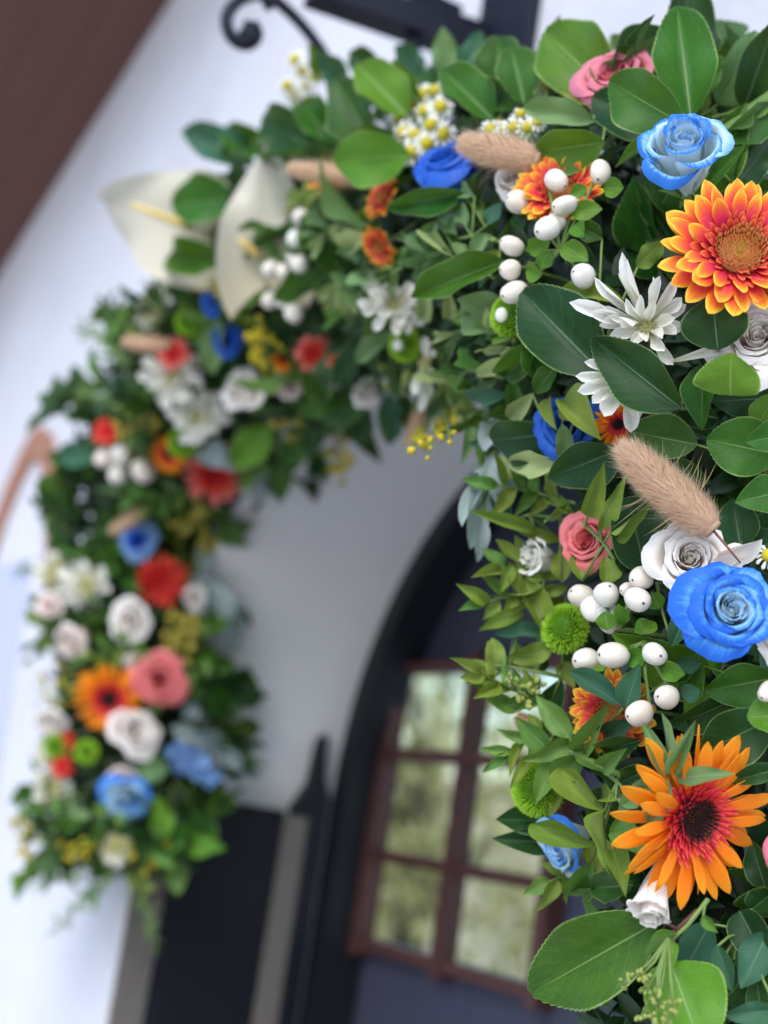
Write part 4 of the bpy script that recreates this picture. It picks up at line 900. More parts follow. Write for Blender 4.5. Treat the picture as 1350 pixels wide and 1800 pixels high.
rose('white rose with blue-tipped petals above the sunset gerbera', 1206, 290, 84, (-.22, .5, .84), 'blue_tip_rose_petal', zs=1.7, lift=5, spin=.4, style='half', N=17)
rose('bright blue rose beside the white rose, right of the berries', 1276, 1082, 92, (.02, .3, .95), 'blue_rose_petal', lift=6.5, spin=1.1, N=22, inner='blue_tip_rose_petal', ninner=9)
rose('blue and white rose half hidden under olive leaves, below the lime pompon', 1008, 1478, 66, (-.8, -.25, .5), 'blue_tip_rose_petal', lift=2.8, spin=.2, style='half')
rose('deep blue rose hidden behind leaves under the white chrysanthemum', 1000, 752, 58, (-.3, .1, .9), 'deep_blue_petal', lift=1.2, spin=2)
rose('creamy white open rose under the tan bunny tail', 1212, 988, 72, (-.15, .25, .92), 'white_rose_petal', lift=4.0, spin=.6, N=19)
px_sprig('wide loose white petals spilling right from the cream rose', (1270, 960), [(1250, 985, 1338, 942, 48, dict(l=4.6, m='white_rose_petal', k='obov', v=2, s=.5)), (1248, 995, 1312, 962, 46, dict(l=4.2, m='white_rose_petal', k='obov', v=1, s=-.4)), (1245, 1000, 1305, 990, 50, dict(l=4.4, m='white_rose_petal', k='obov'))], lift=4, name='loose_petal_pair', stems=False)
rose('white rose tucked behind the sunset gerbera', 1335, 612, 86, (-.3, .3, .85), 'white_rose_petal', lift=4, spin=2.2)
rose('small blush white rosebud pointing down under the orange gerbera', 1153, 1560, 44, (-.28, -.72, .62), 'white_rose_petal', zs=1.7, lift=5, style='bud', N=15)
rose('white rose cut off at the picture edge beside the bright blue rose', 1392, 1118, 66, (-.5, .2, .85), 'white_rose_petal', lift=6)
rose('closed pale grey-white rosebud left of the coral rose', 958, 985, 42, (-.75, .2, .6), 'white_petal', lift=2.2, style='bud', N=14)
rose('pink and coral rose behind the big leaves on top', 1088, 156, 76, (-.4, .5, .75), 'pink_rose_petal', lift=3.4, spin=.8)
rose('coral rose showing between olive leaf sprays', 1040, 955, 56, (-.5, .2, .8), 'coral_rose_petal', lift=1.8)
rose('pink rose at the picture edge beside the orange gerbera', 1392, 1512, 48, (-.4, 0, .9), 'pink_rose_petal', lift=3)

gerbera('large sunset gerbera, yellow-tipped orange petals with magenta base', 1297, 450, 146, (-.02, .34, .93), 'sunset', lift=7.0, spin=.1)
gerbera('large orange gerbera with red ring and near-black centre', 1216, 1436, 160, (.46, -.14, .88), 'orange', lift=5.0, spin=.3)
gerbera('sunset gerbera mostly covered by berries and narrow leaves', 1078, 1252, 82, (-.45, .1, .85), 'sunset', lift=1.4, spin=.5)
gerbera('red-orange gerbera behind the upper white berries', 985, 340, 84, (-.2, .4, .85), 'sunset', lift=1.2, spin=1.5)
gerbera('gold-petalled gerbera glimpsed below the white chrysanthemum', 1085, 745, 44, (.2, -.2, .9), 'orange', lift=2.0)

burst('white spidery chrysanthemum with cream centre beside the sunset gerbera', 1135, 575, [
    (1048, 476, 1.5, 16), (1092, 446, 2, 20), (1112, 448, 2.4, 22), (1166, 478, 2.6, 24), (1188, 492, 2.4, 26), (1200, 515, 2.2, 28), (1208, 535, 2, 30), (1150, 486, .6, 14), (1004, 532, 1.2, 34), (1030, 545, 1.6, 30), (1060, 540, 2.2, 24), (1050, 575, 1.6, 32), (1075, 590, 2, 30), (1085, 545, 2.8, 22),
    (1100, 520, 2.6, 18), (1125, 520, 2.8, 20), (1150, 530, 3, 22), (1190, 560, 2.4, 28), (1192, 595, 2, 30), (1185, 642, .8, 26), (1175, 620, 2, 26), (1165, 600, 2.8, 22), (1288, 606, 1.4, 26, 1185, 634), (1110, 605, 2.2, 26), (1140, 610, 2.6, 22), (1088, 480, .8, 14), (1060, 505, 1, 14), (1200, 575, 1.2, 30)], (-.25, .25, .93), lift=4.6, cr=22, wid=22)
burst('white chrysanthemum petals hanging out below the folded dark leaf', 1105, 660, [(1010, 688, .5, 30), (1014, 662, .8, 26), (1028, 636, .8, 24), (1062, 738, .8, 40), (1076, 720, 1.2, 34), (1108, 762, .6, 36), (1130, 735, .4, 30), (1040, 715, .2, 28), (1170, 690, .2, 30), (1100, 600, .2, 26), (1150, 640, .2, 26)], (-.2, -.4, .9), lift=4.4, cr=18)
pompon('lime green pompon chrysanthemum left of the white berries', 993, 1105, 43, (-.55, .4, .7), 3.0)
pompon('lime green pompon chrysanthemum crossed by narrow leaves', 945, 1388, 46, (-.5, .1, .8), 2.6)
pompon('oval lime pompon with white heart behind the berry row', 898, 556, 38, (-.7, 0, .7), 2.0, heart=True)
pompon('small blurred lime pompon at the crown beside white petals', 712, 606, 30, (-.6, -.1, .75), 2.0, heart=True)

berries('white berry sprig below the broad leaves, in front of the red gerbera', [(1055, 303, 23, -.2, .5), (978, 318, 23, .5, .5), (993, 361, 21, -.8, .2), (962, 402, 24, -.7, .3, .6), (976, 392, 18, .6, -.2, -.8), (910, 355, 22, -.8, -.2), (900, 432, 21, -.9, -.3), (897, 474, 21, -.95, .1), (904, 514, 24, -.7, .3), (1025, 485, 22, -.7, -.2)], (985, 440), 4,
    [(1000, 345, 1032, 330, 26), (1000, 375, 1050, 365, 34), (925, 440, 965, 425, 32), (925, 475, 958, 480, 34), (1060, 330, 1095, 330, 34), (1010, 395, 1030, 420, 30), (940, 385, 930, 365, 24), (990, 430, 1020, 450, 36), (965, 440, 950, 470, 30), (905, 380, 920, 400, 26, dict(m='dark_leaf', k='lance'))])
berries('cluster of plump white berries between rose and lime pompon', [(1022, 1048, 24, -.8, -.4), (1066, 1045, 23, .1, -.5), (1127, 1016, 23, -.6, .1), (1121, 1054, 25, .1, .1, .8), (1040, 1070, 20, .2, .6, -1), (1072, 1088, 25, .2, .6, -1.8), (1102, 1036, 14, -.7, .1, -.6)], (1092, 1105), 5,
    [(1062, 1075, 1070, 1105, 40, dict(l=5, m='bright_leaf')), (1145, 1040, 1160, 1070, 34), (1095, 1100, 1090, 1070, 26), (1120, 1090, 1135, 1110, 30)])
berries('lower row of white berries over the half hidden gerbera', [(1030, 1160, 25, -.8, 0), (1078, 1152, 27, -.9, -.1, .5), (1151, 1150, 24, .1, 0), (1172, 1225, 24, -.6, -.1), (1124, 1254, 26, -.8, .1)], (1130, 1130), 5.5,
    [(1100, 1160, 1135, 1150, 34), (1165, 1175, 1200, 1185, 34), (1060, 1180, 1050, 1165, 30), (1195, 1220, 1230, 1215, 34, dict(m='teal_leaf')), (1130, 1115, 1150, 1090, 28)])
berries('single white berry at the picture edge under the serrated leaf', [(1350, 1215, 20, -.5, .3)], (1375, 1230), 5.5)
bunny_tail('plump tan bunny tail grass head leaning on the white rose', 1082, 778, 1256, 934, 84, 6.5, (1302, 990), 14000)
bunny_tail('tan bunny tail grass head in front of the blue rose at the crown', 803, 250, 950, 284, 66, 4.0)
bunny_tail('pinkish bunny tail grass head peeking behind narrow leaves by the lime pompon', 905, 1255, 975, 1320, 46, 2.2, fluff=6000)
buds('seeded green bud spray hanging beside the very large leaf', [(1105, 1722), (1130, 1712), (1140, 1738), (1155, 1745), (1160, 1765), (1128, 1785), (1150, 1800), (1172, 1795), (1185, 1770)], (1175, 1650), 'bud_green', 8.0, 6, 6, 15, cat='buds', name='bud_spray')
px_sprig('thin green stem running down from the orange gerbera with a curled tendril', (1240, 1590), [(1235, 1610, 1262, 1640, 20, dict(m='bright_leaf', k='lance')), (1190, 1640, 1140, 1690, 22, dict(m='bright_leaf', k='lance', s=.8)), (1180, 1655, 1185, 1700, 18, dict(k='lance', m='bright_leaf'))], 'lance', 'bright_leaf', 5, path=[(1245, 1580), (1210, 1625), (1180, 1652), (1172, 1700), (1160, 1760)])
buds('tiny yellow-green buds under the upper green pompon', [(900, 1198), (912, 1215), (930, 1212), (945, 1205), (925, 1232)], (945, 1225), 'bud_green', 3, 7, 5, 15, cat='buds', name='bud_spray')
daisies('small daisy at the picture edge beside the white rose', [(1352, 976, 26)], (1365, 1000), lift=5)
daisies('lone small daisy in front of the backlit round leaf', [(963, 152, 25)], (975, 190), lift=2.5)
daisies('row of small daisies just above the tan bunny tail at the crown', [(863, 228), (889, 229), (904, 224), (928, 224), (915, 200, 18), (945, 215, 18), (876, 214, 16)], (905, 270), 22, 2.6)
daisies('dense cluster of small yellow-centred daisies at the crown', [(741, 167), (720, 187), (702, 204), (774, 187), (757, 219), (730, 237), (709, 233), (700, 274), (722, 267), (750, 252), (762, 160), (780, 235), (745, 195)], (740, 270), 24, 2.8)

# ================================================================== the crown and far side (out of focus)
daisies('faint daisies at the outer edge below the iron scroll', [(518, 104), (530, 125), (553, 134), (505, 150), (515, 165), (540, 150)], (560, 190), 20, 1.5)
anthurium('cream white anthurium spread flat at the outer left of the crown', 372, 412, 193, 356, 205, 2.2, .0, (340, 402, 230, 358), dl=0)
anthurium('cream white anthurium folded and upright beside the crown berries', 470, 505, 462, 283, 176, 3.5, .05, (455, 450, 420, 420), dl=.5, fold=.3)
bunny_tail('pale bunny tail grass head above the orange crown flowers', 500, 295, 645, 314, 46, 3, fluff=5000)
bunny_tail('dusty pink bunny tail at the outer edge under the flat anthurium', 212, 600, 300, 608, 34, 2, fluff=3500)
bunny_tail('dusty pink bunny tail above the small blue flower on the far side', 192, 938, 262, 892, 32, 2, fluff=3500)
bunny_tail('dusty pink bunny tail hanging under the crown with yellow buds', 716, 784, 756, 700, 38, 2, fluff=3500)
berries('small white berries beside the folded anthurium', [(529, 381, 17, -.5, .2), (521, 419, 20, -.3, .4)], (540, 430), 4)
berries('white berries hanging under the folded anthurium', [(476, 474, 17, -.5, .2), (503, 478, 18, 0, .4), (527, 464, 17, .3, .2), (515, 455, 14, 0, -.3)], (520, 490), 4)
berries('lowest three white berries near the folded anthurium', [(477, 527, 18, -.5, .3), (500, 529, 17, 0, .3), (517, 550, 18, .3, .5)], (520, 520), 4)
berries('white berries on the far side beside a red flower', [(185, 803, 19, -.3, .4), (212, 800, 18, 0, -.4), (208, 832, 20, 0, .5), (252, 828, 24, .2, .4)], (225, 810), 3)
rose('blue rose under the tan bunny tail at the crown', 796, 312, 74, (-.35, .7, .55), 'deep_blue_petal', lift=.6, spin=.3)
rose('small white rose tucked beside the tan bunny tail at the crown', 906, 322, 38, (-.4, .3, .8), 'white_rose_petal', lift=1.6)
gerbera('red-orange gerbera seen edge-on under the pale bunny tail', 600, 325, 62, (-.2, .85, .4), 'sunset', lift=1.5)
gerbera('small orange-red gerbera between leaves at the crown', 676, 350, 46, (-.8, .35, .45), 'sunset', lift=1.8)
gerbera('small red-orange gerbera over pale leaflets at the crown', 670, 432, 42, (-.7, -.5, .5), 'sunset', lift=2.0)
burst('white chrysanthemum hanging at the crown over pale leaflets', 690, 535, ring_tips(690, 535, 68, 12, 3, .75, .5), (-.5, 0, .85), 2.4, wid=24)
burst('narrow white petals dangling beside the small lime pompon', 748, 640, [(745, 590, 1), (760, 610, 1), (735, 700, 1), (752, 705, 1), (725, 680, .5), (765, 665, .5), (738, 725, .6)], (-.6, -.2, .7), 2, wid=20, cr=12)
buds('yellow bud cluster dangling below the crown', [(730, 775), (745, 760), (758, 785), (770, 750), (785, 735), (768, 722), (790, 760)], (775, 690), 'yellow_floret', 2, 8, 6, 18)
buds('lime bud cluster beside the dangling white petals', [(770, 690), (785, 705), (800, 715), (790, 690), (810, 735), (690, 665), (715, 672)], (780, 660), 'bud_green', 2, 10, 6, 18, cat='buds', name='bud_spray')
silver = lambda label, base, specs: px_sprig(label, base, specs, 'obov', 'silver_leaf', 2)
silver('silvery blue leaves drooping from the near side into the opening', (865, 790), [(868, 790, 830, 960, 44), (880, 810, 850, 900, 44), (855, 830, 815, 930, 34), (885, 780, 905, 860, 44), (850, 900, 845, 985, 26), (870, 740, 850, 800, 40)])
silver('tall pale silver leaves at the inner edge beside the red gerbera', (350, 985), [(345, 1000, 375, 965, 44), (350, 1000, 392, 1120, 62), (385, 1020, 412, 1130, 50), (355, 990, 345, 1080, 40), (375, 985, 415, 1060, 40), (380, 1090, 415, 1145, 40)])
silver('round silver rosette beside the coral gerbera', (455, 845), [(455, 845, 420, 825, 34), (455, 845, 425, 870, 34), (455, 845, 455, 885, 34), (455, 845, 492, 860, 34), (455, 845, 495, 830, 34), (455, 845, 460, 808, 34)])
silver('silver leaves lying over the coral gerbera', (375, 790), [(380, 770, 365, 825, 46), (372, 780, 352, 815, 36), (390, 775, 400, 820, 34)])
silver('pale silver leaves under the lower white rose on the far side', (330, 1290), [(300, 1280, 350, 1300, 40), (330, 1290, 400, 1310, 40), (320, 1260, 345, 1240, 36), (360, 1310, 440, 1350, 26), (400, 1330, 460, 1365, 20)])
rose('coral pink gerbera-like rose beside the orange gerbera on the far side', 282, 1196, 50, (.1, .1, .95), 'coral_rose_petal', lift=3, spin=1)
gerbera('coral gerbera with red heart below a silver leaf', 378, 832, 62, (.35, -.3, .85), 'coral', lift=2.2)
gerbera('bright red gerbera beside tall silver leaves', 284, 1022, 52, (.35, -.1, .9), 'red', lift=2.4)
gerbera('orange gerbera with dark centre on the far side', 192, 1228, 64, (.15, -.1, .95), 'orange', lift=3)
gerbera('small red gerbera at the outer edge of the far side', 188, 758, 30, (-.4, .3, .8), 'red', lift=1.8)
gerbera('small orange-red gerbera beside the white chrysanthemum pair', 305, 622, 34, (-.1, .2, .9), 'coral', lift=2)
gerbera('orange gerbera half behind a lime pompon', 298, 798, 36, (-.1, -.1, .9), 'orange', lift=1.5)
gerbera('coral gerbera next to yellow buds below the crown', 552, 622, 38, (.1, .1, .9), 'coral', lift=2.4)
gerbera('coral gerbera turned edge-on below the crown', 600, 640, 32, (.3, .85, .4), 'coral', lift=2)
gerbera('orange gerbera tucked into the yellow buds below the crown', 502, 628, 28, (0, .2, .9), 'orange', lift=2)
gerbera('tiny red gerbera on the outer far side under a lime bud', 108, 1348, 24, (-.3, .1, .9), 'red', lift=1.6)
gerbera('tiny red gerbera near the pale roses on the far side', 118, 1302, 18, (-.3, .1, .9), 'red', lift=1.6)
WRL = [('white rose over yellow buds below the crown', 438, 695, 54, 'white_rose_petal'), ('small blush rose right of the white rose below the crown', 508, 672, 36, 'blush_rose_petal'), ('cream rose under the bright red gerbera', 235, 1092, 48, 'white_rose_petal'), ('white rose under the orange gerbera on the far side', 232, 1292, 56, 'white_rose_petal'),
       ('blush rose at the outer edge beside cream petals', 135, 1120, 44, 'blush_rose_petal'), ('small pale rose beside the red gerbera', 340, 1052, 28, 'white_rose_petal'), ('pale blush rose high on the outer far side', 90, 1068, 30, 'blush_rose_petal'), ('blush rose above the blue flower on the far side', 208, 1368, 36, 'blush_rose_petal'),
       ('small white rose at the inner edge below the crown', 648, 692, 32, 'white_rose_petal'), ('dusty blush rose between orange gerbera and coral rose', 236, 1168, 24, 'blush_rose_petal'), ('white rose on the outer edge of the far side', 92, 1262, 36, 'white_rose_petal')]
for i, (lb, x, y, r, mt) in enumerate(WRL): rose(lb, x, y, r * .94, ((-.55, .3, -.1, .45)[i % 4], (.35, -.3, .1)[i % 3], .8), mt, lift=2.2, spin=i, N=17, style='half')
burst('white chrysanthemum on the far side beside the orange-red gerbera', 302, 662, ring_tips(302, 662, 55, 12, 5), (-.1, 0, .95), 2.4, wid=24)
burst('white chrysanthemum hanging above the coral gerbera', 348, 732, ring_tips(348, 732, 54, 12, 8), (0, -.2, .95), 2.4, wid=24)
burst('large creamy chrysanthemum at the outer edge of the far side', 150, 1030, ring_tips(150, 1030, 52, 11, 9), (-.5, 0, .8), 1.6, wid=20)
burst('pale chrysanthemum fading into the white wall on the far side', 95, 1005, ring_tips(95, 1005, 38, 9, 11), (-.5, .2, .8), 1.2, wid=18)
burst('white chrysanthemum near the top of the far side', 268, 545, ring_tips(268, 545, 36, 10, 12, 1.2), (-.3, .1, .9), 1.8, wid=18)
burst('small white chrysanthemum low on the outer far side', 90, 1385, ring_tips(90, 1385, 40, 10, 13), (-.3, 0, .9), 1.5, wid=18)
burst('white chrysanthemum at the bottom tip of the far side', 205, 1490, ring_tips(205, 1490, 34, 10, 14), (-.1, -.3, .9), 1.5, wid=16)
burst('pale chrysanthemum beside the tiny red gerberas', 92, 1320, ring_tips(92, 1320, 30, 9, 15), (-.3, 0, .9), 1.5, wid=16)
for lb, x, y, r in [('lime pompon in front of an orange gerbera on the far side', 322, 778, 26), ('small lime pompon beside the pale leaf under the anthurium', 331, 566, 22), ('lime pompon at the outer far side beside the tiny red gerberas', 98, 1312, 20), ('lime pompon under the white rose on the far side', 152, 1322, 20)]: pompon(lb, x, y, r, (-.1, .1, .95), 2.6)
rose('blue rose high on the far side beside a pale leaf', 398, 600, 30, (.2, 0, .9), 'deep_blue_petal', lift=1.2)
rose('small blue rose under the flat anthurium', 376, 535, 24, (-.2, .3, .9), 'deep_blue_petal', lift=1.6)
rose('small blue rose above the bright red gerbera', 245, 952, 36, (0, .1, .95), 'soft_blue_petal', lift=2, inner='deep_blue_petal', ninner=12)
rose('blue and white rose low on the far side', 222, 1398, 48, (0, -.3, .9), 'blue_tip_rose_petal', lift=2.2)
burst('soft blue delphinium bloom at the inner edge of the far side', 330, 1335, [(290, 1315, 1), (310, 1300, 1), (345, 1310, 1), (390, 1370, 1), (375, 1385, .5), (355, 1370, 1), (330, 1360, 1), (300, 1345, .5), (370, 1345, 1)], (.1, 0, .95), 2.4, mat='soft_blue_petal', centre='soft_blue_petal', wid=30, name='delphinium_flower')
YB = [('bright yellow buds left of the coral gerbera below the crown', [(455, 585), (475, 600), (485, 620), (460, 640), (470, 655), (445, 600)], (480, 640), 'yellow_floret', 13), ('yellow-green buds under the flat anthurium', [(352, 490), (385, 498), (405, 490), (370, 510), (395, 520)], (385, 530), 'mustard_floret', 10),
      ('mustard buds below the coral gerbera', [(325, 925), (345, 905), (368, 940), (350, 895), (370, 948)], (350, 930), 'mustard_floret', 15), ('mustard buds under the cream rose', [(300, 1110), (320, 1095), (335, 1110), (310, 1135), (325, 1145), (305, 1085)], (315, 1120), 'mustard_floret', 13),
      ('yellow buds beside the small red gerbera', [(245, 740), (258, 755), (240, 765), (262, 738), (215, 770)], (245, 770), 'mustard_floret', 11), ('golden buds at the bottom tip of the far side', [(255, 1492), (262, 1505), (290, 1490), (245, 1500)], (262, 1470), 'yellow_floret', 13),
      ('golden buds at the lower outer tip of the far side', [(130, 1490), (150, 1485), (120, 1495), (180, 1488)], (150, 1465), 'yellow_floret', 10), ('yellow bud at the lowest outer edge of the far side', [(38, 1475), (42, 1495), (36, 1455)], (60, 1455), 'yellow_floret', 10),
      ('yellow-green buds hanging under the white rose below the crown', [(500, 745), (530, 740), (520, 765), (555, 735), (585, 750), (605, 770), (610, 740), (570, 720)], (560, 730), 'mustard_floret', 13), ('yellow buds at the lowest inner edge under the crown', [(590, 815), (605, 825), (598, 795), (560, 790)], (590, 780), 'yellow_floret', 13),
      ('small yellow buds beside the orange gerbera on the far side', [(122, 1205), (135, 1210), (105, 1195)], (130, 1225), 'yellow_floret', 9), ('pale bud sprig fading out at the outer far side', [(85, 1200), (75, 1225), (95, 1235)], (110, 1230), 'mustard_floret', 8)]
for i, (lb, l_, nd, mt, sz) in enumerate(YB): buds(lb, l_, nd, mt, 2.2, sz * .68, 5, 22, seed=i)
px_sprig('teal leaf poking out at the outer edge above the far berries', (170, 800), [(172, 798, 102, 802, 50, dict(m='teal_leaf', v=0))], lift=1)
px_sprig('bright green leaf beside the coral gerbera', (440, 780), [(475, 745, 408, 825, 62, dict(m='bright_leaf', v=0)), (470, 880, 400, 905, 40), (460, 920, 430, 870, 50, dict(m='dark_leaf'))], lift=2.6)
px_sprig('pale oval leaf below the white rose on the far side', (290, 1350), [(295, 1350, 240, 1352, 44, dict(m='pale_leaf', v=0, k='round')), (270, 1400, 300, 1480, 46, dict(m='bright_leaf')), (340, 1420, 365, 1500, 56), (380, 1390, 395, 1440, 50, dict(m='bright_leaf')), (310, 1440, 300, 1520, 40)], lift=3)
px_sprig('dark leaves jutting from the inner edge of the far side', (420, 1150), [(380, 1150, 395, 1210, 50), (400, 1180, 450, 1240, 60, dict(m='dark_leaf')), (400, 1270, 450, 1300, 62, dict(m='dark_leaf', k='round')), (390, 1000, 455, 960, 44, dict(m='dark_leaf')), (400, 1060, 430, 1110, 50, dict(m='dark_leaf')), (420, 900, 490, 890, 50, dict(m='dark_leaf')), (360, 1200, 400, 1260, 50), (380, 1330, 440, 1370, 46, dict(m='dark_leaf'))], lift=1)
def fern(label, pts, seed):
    rn = random.Random(seed); P = [at(x, y, .5) for x, y in pts]; b = P[0]; root = thing('fern_frond', label, 'fern', b)
    stem_part(root, b, P, .0014); m = MB(); bl = blade(lance, 3, 1).tup()
    for i in range(len(P) - 1):
        for k in range(16):
            c = P[i].lerp(P[i + 1], k / 16); d = ((P[i + 1] - P[i]).normalized() * .6 + camdir(rn.gauss(0, 1), rn.gauss(0, 1), rn.gauss(0, .5))).normalized(); x = d.cross(FV).normalized()
            L = rn.uniform(.012, .026); m.addm(bl, Matrix.Translation(c) @ Matrix((x, d, x.cross(d))).transposed().to_4x4() @ Matrix.Diagonal((L * .14, L, L, 1)))
    tag(link('needles', m.mesh('needles'), 'lance_leaf', root, Matrix.Translation(-b)), None, kind='stuff')
for i, (lb, pts) in enumerate([('wispy fern frond trailing over the white wall at the lower far end', [(200, 1490), (150, 1530), (105, 1550), (65, 1562)]), ('longer wispy fern frond hanging lowest over the white wall', [(215, 1500), (165, 1570), (125, 1600), (95, 1635)]), ('wispy fern frond hanging straight down along the jamb', [(260, 1500), (255, 1570), (258, 1620), (268, 1668)]),
        ('wispy fern frond on the outer far side below the yellow bud', [(130, 1400), (80, 1420), (50, 1440), (25, 1400)]), ('wispy sprig beside the dusty bunny tail at the outer edge', [(225, 640), (190, 610), (160, 590), (145, 575)]), ('wispy sprig on the outer edge above the teal leaf', [(215, 720), (180, 700), (155, 690), (140, 700)]),
        ('wispy sprig beside the pale chrysanthemum at the outer edge', [(120, 990), (80, 990), (45, 1000), (30, 1010)]), ('wispy sprig at the inner edge of the far side', [(380, 1310), (430, 1325), (465, 1350)])]): fern(lb, pts, i)

px_sprig('leafy spray hanging below the crown into the opening', (640, 690), [
    (640, 690, 560, 760, 50), (650, 700, 620, 790, 50, dict(m='dark_leaf')), (680, 690, 690, 790, 46, dict(m='teal_leaf')), (600, 690, 530, 730, 46), (560, 720, 545, 800, 44, dict(m='dark_leaf')), (700, 700, 740, 770, 40), (530, 760, 500, 830, 46), (560, 780, 570, 850, 40, dict(m='dark_leaf')),
    (620, 740, 660, 800, 40, dict(m='dark_leaf')), (500, 800, 490, 880, 40), (520, 820, 560, 880, 40, dict(m='dark_leaf')), (590, 700, 640, 740, 44), (470, 860, 480, 920, 40, dict(m='dark_leaf'))], lift=0, path=[(660, 660), (600, 720), (540, 780), (490, 850)])
px_sprig('slender drooping spray below the crown beside the yellow buds', (800, 700), [
    (800, 700, 790, 790, 24), (820, 700, 840, 780, 24), (840, 720, 870, 790, 24), (780, 690, 750, 740, 22, dict(m='teal_leaf')), (860, 760, 850, 830, 26), (880, 760, 890, 840, 26, dict(m='teal_leaf')), (830, 750, 815, 810, 22, dict(m='pale_leaf'))], 'lance', L_, 0, path=[(780, 660), (830, 710), (870, 770)])
def spray(label, path, n, L, w, mats, lift, kind='lance', seed=0):
    r3 = random.Random(seed); P = []
    for i in range(len(path) - 1):
        for k in range(8): t = k / 8; P.append((path[i][0] * (1 - t) + path[i + 1][0] * t, path[i][1] * (1 - t) + path[i + 1][1] * t))
    P.append(path[-1]); sp = []
    for k in range(n):
        u = .1 + .9 * k / (n - 1); i = min(int(u * (len(P) - 1)), len(P) - 2); x, y = P[i]; a = math.atan2(P[i + 1][1] - y, P[i + 1][0] - x) + (r3.uniform(.5, 1.1) * (1 if k % 2 else -1) if k < n - 1 else 0); l = L * r3.uniform(.75, 1.2)
        sp.append((x, y, x + l * math.cos(a), y + l * math.sin(a), w * r3.uniform(.8, 1.2), dict(m=mats[r3.randrange(len(mats))], l=lift + r3.uniform(-.6, .8))))
    px_sprig(label, path[0], sp, kind, mats[0], lift, path=path, stems=False)
OL = ['olive_leaf', 'olive_leaf', 'lance_leaf']; PA = ['pale_leaf', 'lance_leaf', 'cream_leaf', 'pale_leaf']
for i, (lb, path, n, L, w, mt, lf) in enumerate([
    ('olive spray reaching into the opening level with the tan bunny tail', [(1010, 885), (940, 865), (868, 852)], 9, 62, 22, OL, 2.5), ('olive spray reaching left of the coral rose', [(1000, 1000), (930, 985), (872, 1004)], 9, 58, 22, OL, 2), ('olive spray reaching left above the upper green pompon', [(985, 1062), (905, 1042), (848, 1062)], 9, 56, 22, OL, 2),
    ('olive spray reaching left of the tiny yellow-green buds', [(965, 1235), (900, 1212), (838, 1180)], 10, 54, 20, OL, 2), ('green spray reaching left above the lower green pompon', [(1005, 1280), (945, 1290), (888, 1330)], 9, 56, 20, ['lance_leaf', 'olive_leaf'], 3), ('olive spray drooping below the half hidden blue rose', [(1070, 1560), (1010, 1530), (962, 1552)], 8, 60, 24, OL, 2),
    ('pale leaflet spray below the long narrow glossy leaf at the crown', [(905, 600), (850, 572), (795, 585)], 10, 50, 20, PA, 2.6), ('pale leaflet spray under the crown near the yellow buds', [(885, 665), (825, 650), (765, 690)], 10, 50, 20, PA, 2), ('pale leaflet spray left of the hanging white chrysanthemum', [(705, 470), (660, 500), (610, 545)], 10, 50, 22, PA, 2), ('pale leaflet spray between blue rose and berries at the crown', [(870, 490), (800, 455), (735, 450)], 11, 50, 21, PA, 3),
    ('pale leaflet spray right of the small crown berries', [(640, 400), (595, 395), (550, 420)], 9, 44, 20, PA, 2), ('grey-green leaflet spray hanging at the inner crown edge', [(900, 730), (860, 790), (845, 860)], 9, 44, 18, ['pale_leaf', 'teal_leaf', 'silver_leaf'], .6), ('soft green spray lying across the far side roses', [(330, 860), (270, 880), (210, 870)], 9, 42, 18, ['lance_leaf', 'pale_leaf'], 3), ('soft green spray across the far side below the cream rose', [(280, 1150), (210, 1140), (150, 1160)], 9, 40, 17, ['lance_leaf', 'olive_leaf'], 3.4),
    ('soft green spray across the lower far side above the blue rose', [(300, 1240), (330, 1210), (380, 1180)], 8, 40, 17, ['lance_leaf', 'dark_leaf'], 3), ('soft green spray at the lower tip of the far side', [(220, 1420), (150, 1440), (90, 1430)], 9, 44, 17, ['lance_leaf', 'pale_leaf'], 2.4)]): spray(lb, path, n, L, w, mt, lf, seed=i)
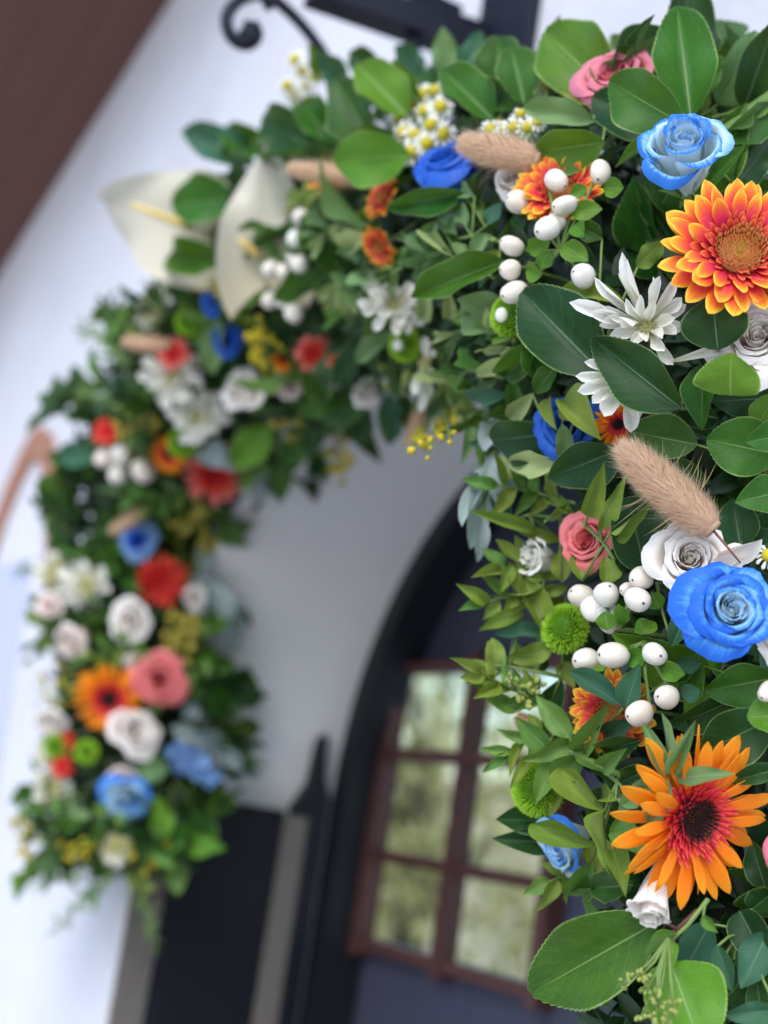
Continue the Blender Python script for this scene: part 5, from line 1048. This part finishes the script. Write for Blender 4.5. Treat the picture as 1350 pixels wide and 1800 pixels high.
# ================================================================== greenery filling the garland between the flowers
rn = random.Random(21)
ADJ = dict(glossy_leaf='glossy green', dark_leaf='very dark green', bright_leaf='bright green', lance_leaf='mid green', olive_leaf='olive green', teal_leaf='bluish green')
def filler(kind, mats, cnt, nleaf, size, wid, rad, label, group, mshape, stemmat='green_stem', spread=.9):
    made = 0; tries = 0
    while made < cnt and tries < cnt * 30:
        tries += 1; p, nn, t = tube_point(rn, rn.uniform(*rad))
        if not visible(p, nn, 60): continue
        x, y, z = project(p)
        if x < 150 and 680 < y < 1000: continue
        if x > 820 and y > 430 and rn.random() < .35: continue
        if x > 800 and y > 380: p = p - nn * .035
        made += 1
        side = (t * rn.uniform(-1, 1) + nn.cross(t) * rn.uniform(-1, 1))
        ax = (nn * .55 + side.normalized() * .8).normalized(); mt = mats[rn.randrange(len(mats))]; zone = 'on the near side of the arch' if x > 880 else ('along the crown of the arch' if y < 640 else 'on the far side of the arch')
        lb = label.format(ADJ[mt], zone); root = thing('leaf_sprig', lb, 'leaf sprig', p, lb)
        L0 = size * rn.uniform(.75, 1.25); ln = L0 * (1.1 if mshape != 'lance' else 2.2)
        q = [Vector((0, 0, 0)), ax * ln * .5 + nn * ln * .06, ax * ln]
        stem_part(root, Vector((0, 0, 0)), q, .0013, stemmat)
        for k in range(nleaf):
            tt = .2 + .8 * k / (nleaf - 1); c = q[0].lerp(q[1], tt * 2) if tt < .5 else q[1].lerp(q[2], tt * 2 - 1)
            sd_ = ax.cross(nn).normalized() * (1 if k % 2 else -1); d = (ax * rn.uniform(.3, .9) + sd_ * spread * rn.uniform(.6, 1.1) + nn * rn.uniform(-.1, .5)) if k < nleaf - 1 else ax
            d = (d + Vector((rn.gauss(0, .15), rn.gauss(0, .15), rn.gauss(0, .15)))).normalized(); up = nn + Vector((rn.gauss(0, .35), rn.gauss(0, .35), rn.gauss(0, .35)))
            xx = d.cross(up).normalized(); zz = xx.cross(d); L = L0 * rn.uniform(.75, 1.15)
            M = Matrix.Translation(c) @ Matrix((xx, d, zz)).transposed().to_4x4() @ Matrix.Diagonal((L * wid * rn.uniform(.85, 1.15), L, L, 1))
            link('leaf', leaf_mesh(mshape, rn.randrange(5)), mt, root, M)
filler('broad', ['glossy_leaf', 'dark_leaf', 'glossy_leaf', 'dark_leaf', 'bright_leaf'], 150, 6, .058, .5, (.5, .76), 'sprig of broad {} leaves {}', None, 'broad')
filler('lance', ['lance_leaf', 'olive_leaf', 'teal_leaf', 'dark_leaf'], 90, 9, .034, .3, (.55, .82), 'sprig of slender {} leaflets {}', None, 'lance')

# ================================================================== trees in the court behind the door, seen through its panes
def tree(label, x, y, h, cr, seed):
    r2 = random.Random(seed); root = thing('garden_tree', label, 'tree', Vector((x, y, 0)), 'trees in the court behind the door')
    m = MB(); m.tube([(0, 0, 0), (.05, .03, h * .3), (-.04, .06, h * .6), (.02, 0, h * .85)], [.16, .12, .08, .03], 10)
    for k in range(7):
        a = k * .9; z = h * (.35 + .07 * k); m.tube([(0, 0, z), (math.cos(a) * cr * .4, math.sin(a) * cr * .4, z + .4), (math.cos(a) * cr * .75, math.sin(a) * cr * .75, z + .9)], [.05, .035, .015], 6)
    link('trunk', m.mesh('trunk'), 'bark', root); c = MB(); bl = blade(ellip, 2, 1).tup()
    cl = [Vector((r2.gauss(0, .5), r2.gauss(0, .5), r2.uniform(-.8, .9))) for _ in range(26)]
    for k in range(1300):
        q = cl[r2.randrange(26)]; p = Vector((q.x * cr, q.y * cr, h * .62 + q.z * h * .36)) + Vector((r2.gauss(0, .3), r2.gauss(0, .3), r2.gauss(0, .3)))
        d = Vector((r2.gauss(0, 1), r2.gauss(0, 1), r2.gauss(0, 1))).normalized(); xx = d.cross(Vector((.3, .2, 1))).normalized(); L = r2.uniform(.1, .2)
        c.addm(bl, Matrix.Translation(p) @ Matrix((xx, d, xx.cross(d))).transposed().to_4x4() @ Matrix.Diagonal((L * .6, L, L, 1)))
    tag(link('crown', c.mesh('crown'), 'tree_leaf', root), None, kind='stuff')
for i, (x, y, h, cr) in enumerate([(-6.6, 4.3, 3.0, .8), (-9.3, 5.6, 3.8, 1.0), (-7.0, 6.2, 3.4, .9), (-11.5, 7.6, 4.4, 1.3)]):
    tree(['low yellow-green tree in the court behind the door panes', 'yellow-green tree farther back in the court behind the door', 'small yellow-green tree at the right of the court behind the door', 'tallest yellow-green tree at the back of the court'][i], x, y, h, cr, i)
cw = MB(); cw.box((-20, 9.5, 0), (-2, 9.8, 2.6)); cw.box((-20.05, 9.4, 2.6), (-1.95, 9.9, 2.72))
tag(link('court_wall', cw.mesh('court_wall', False), 'cream_render'), 'low cream wall closing the court behind the door', 'wall')
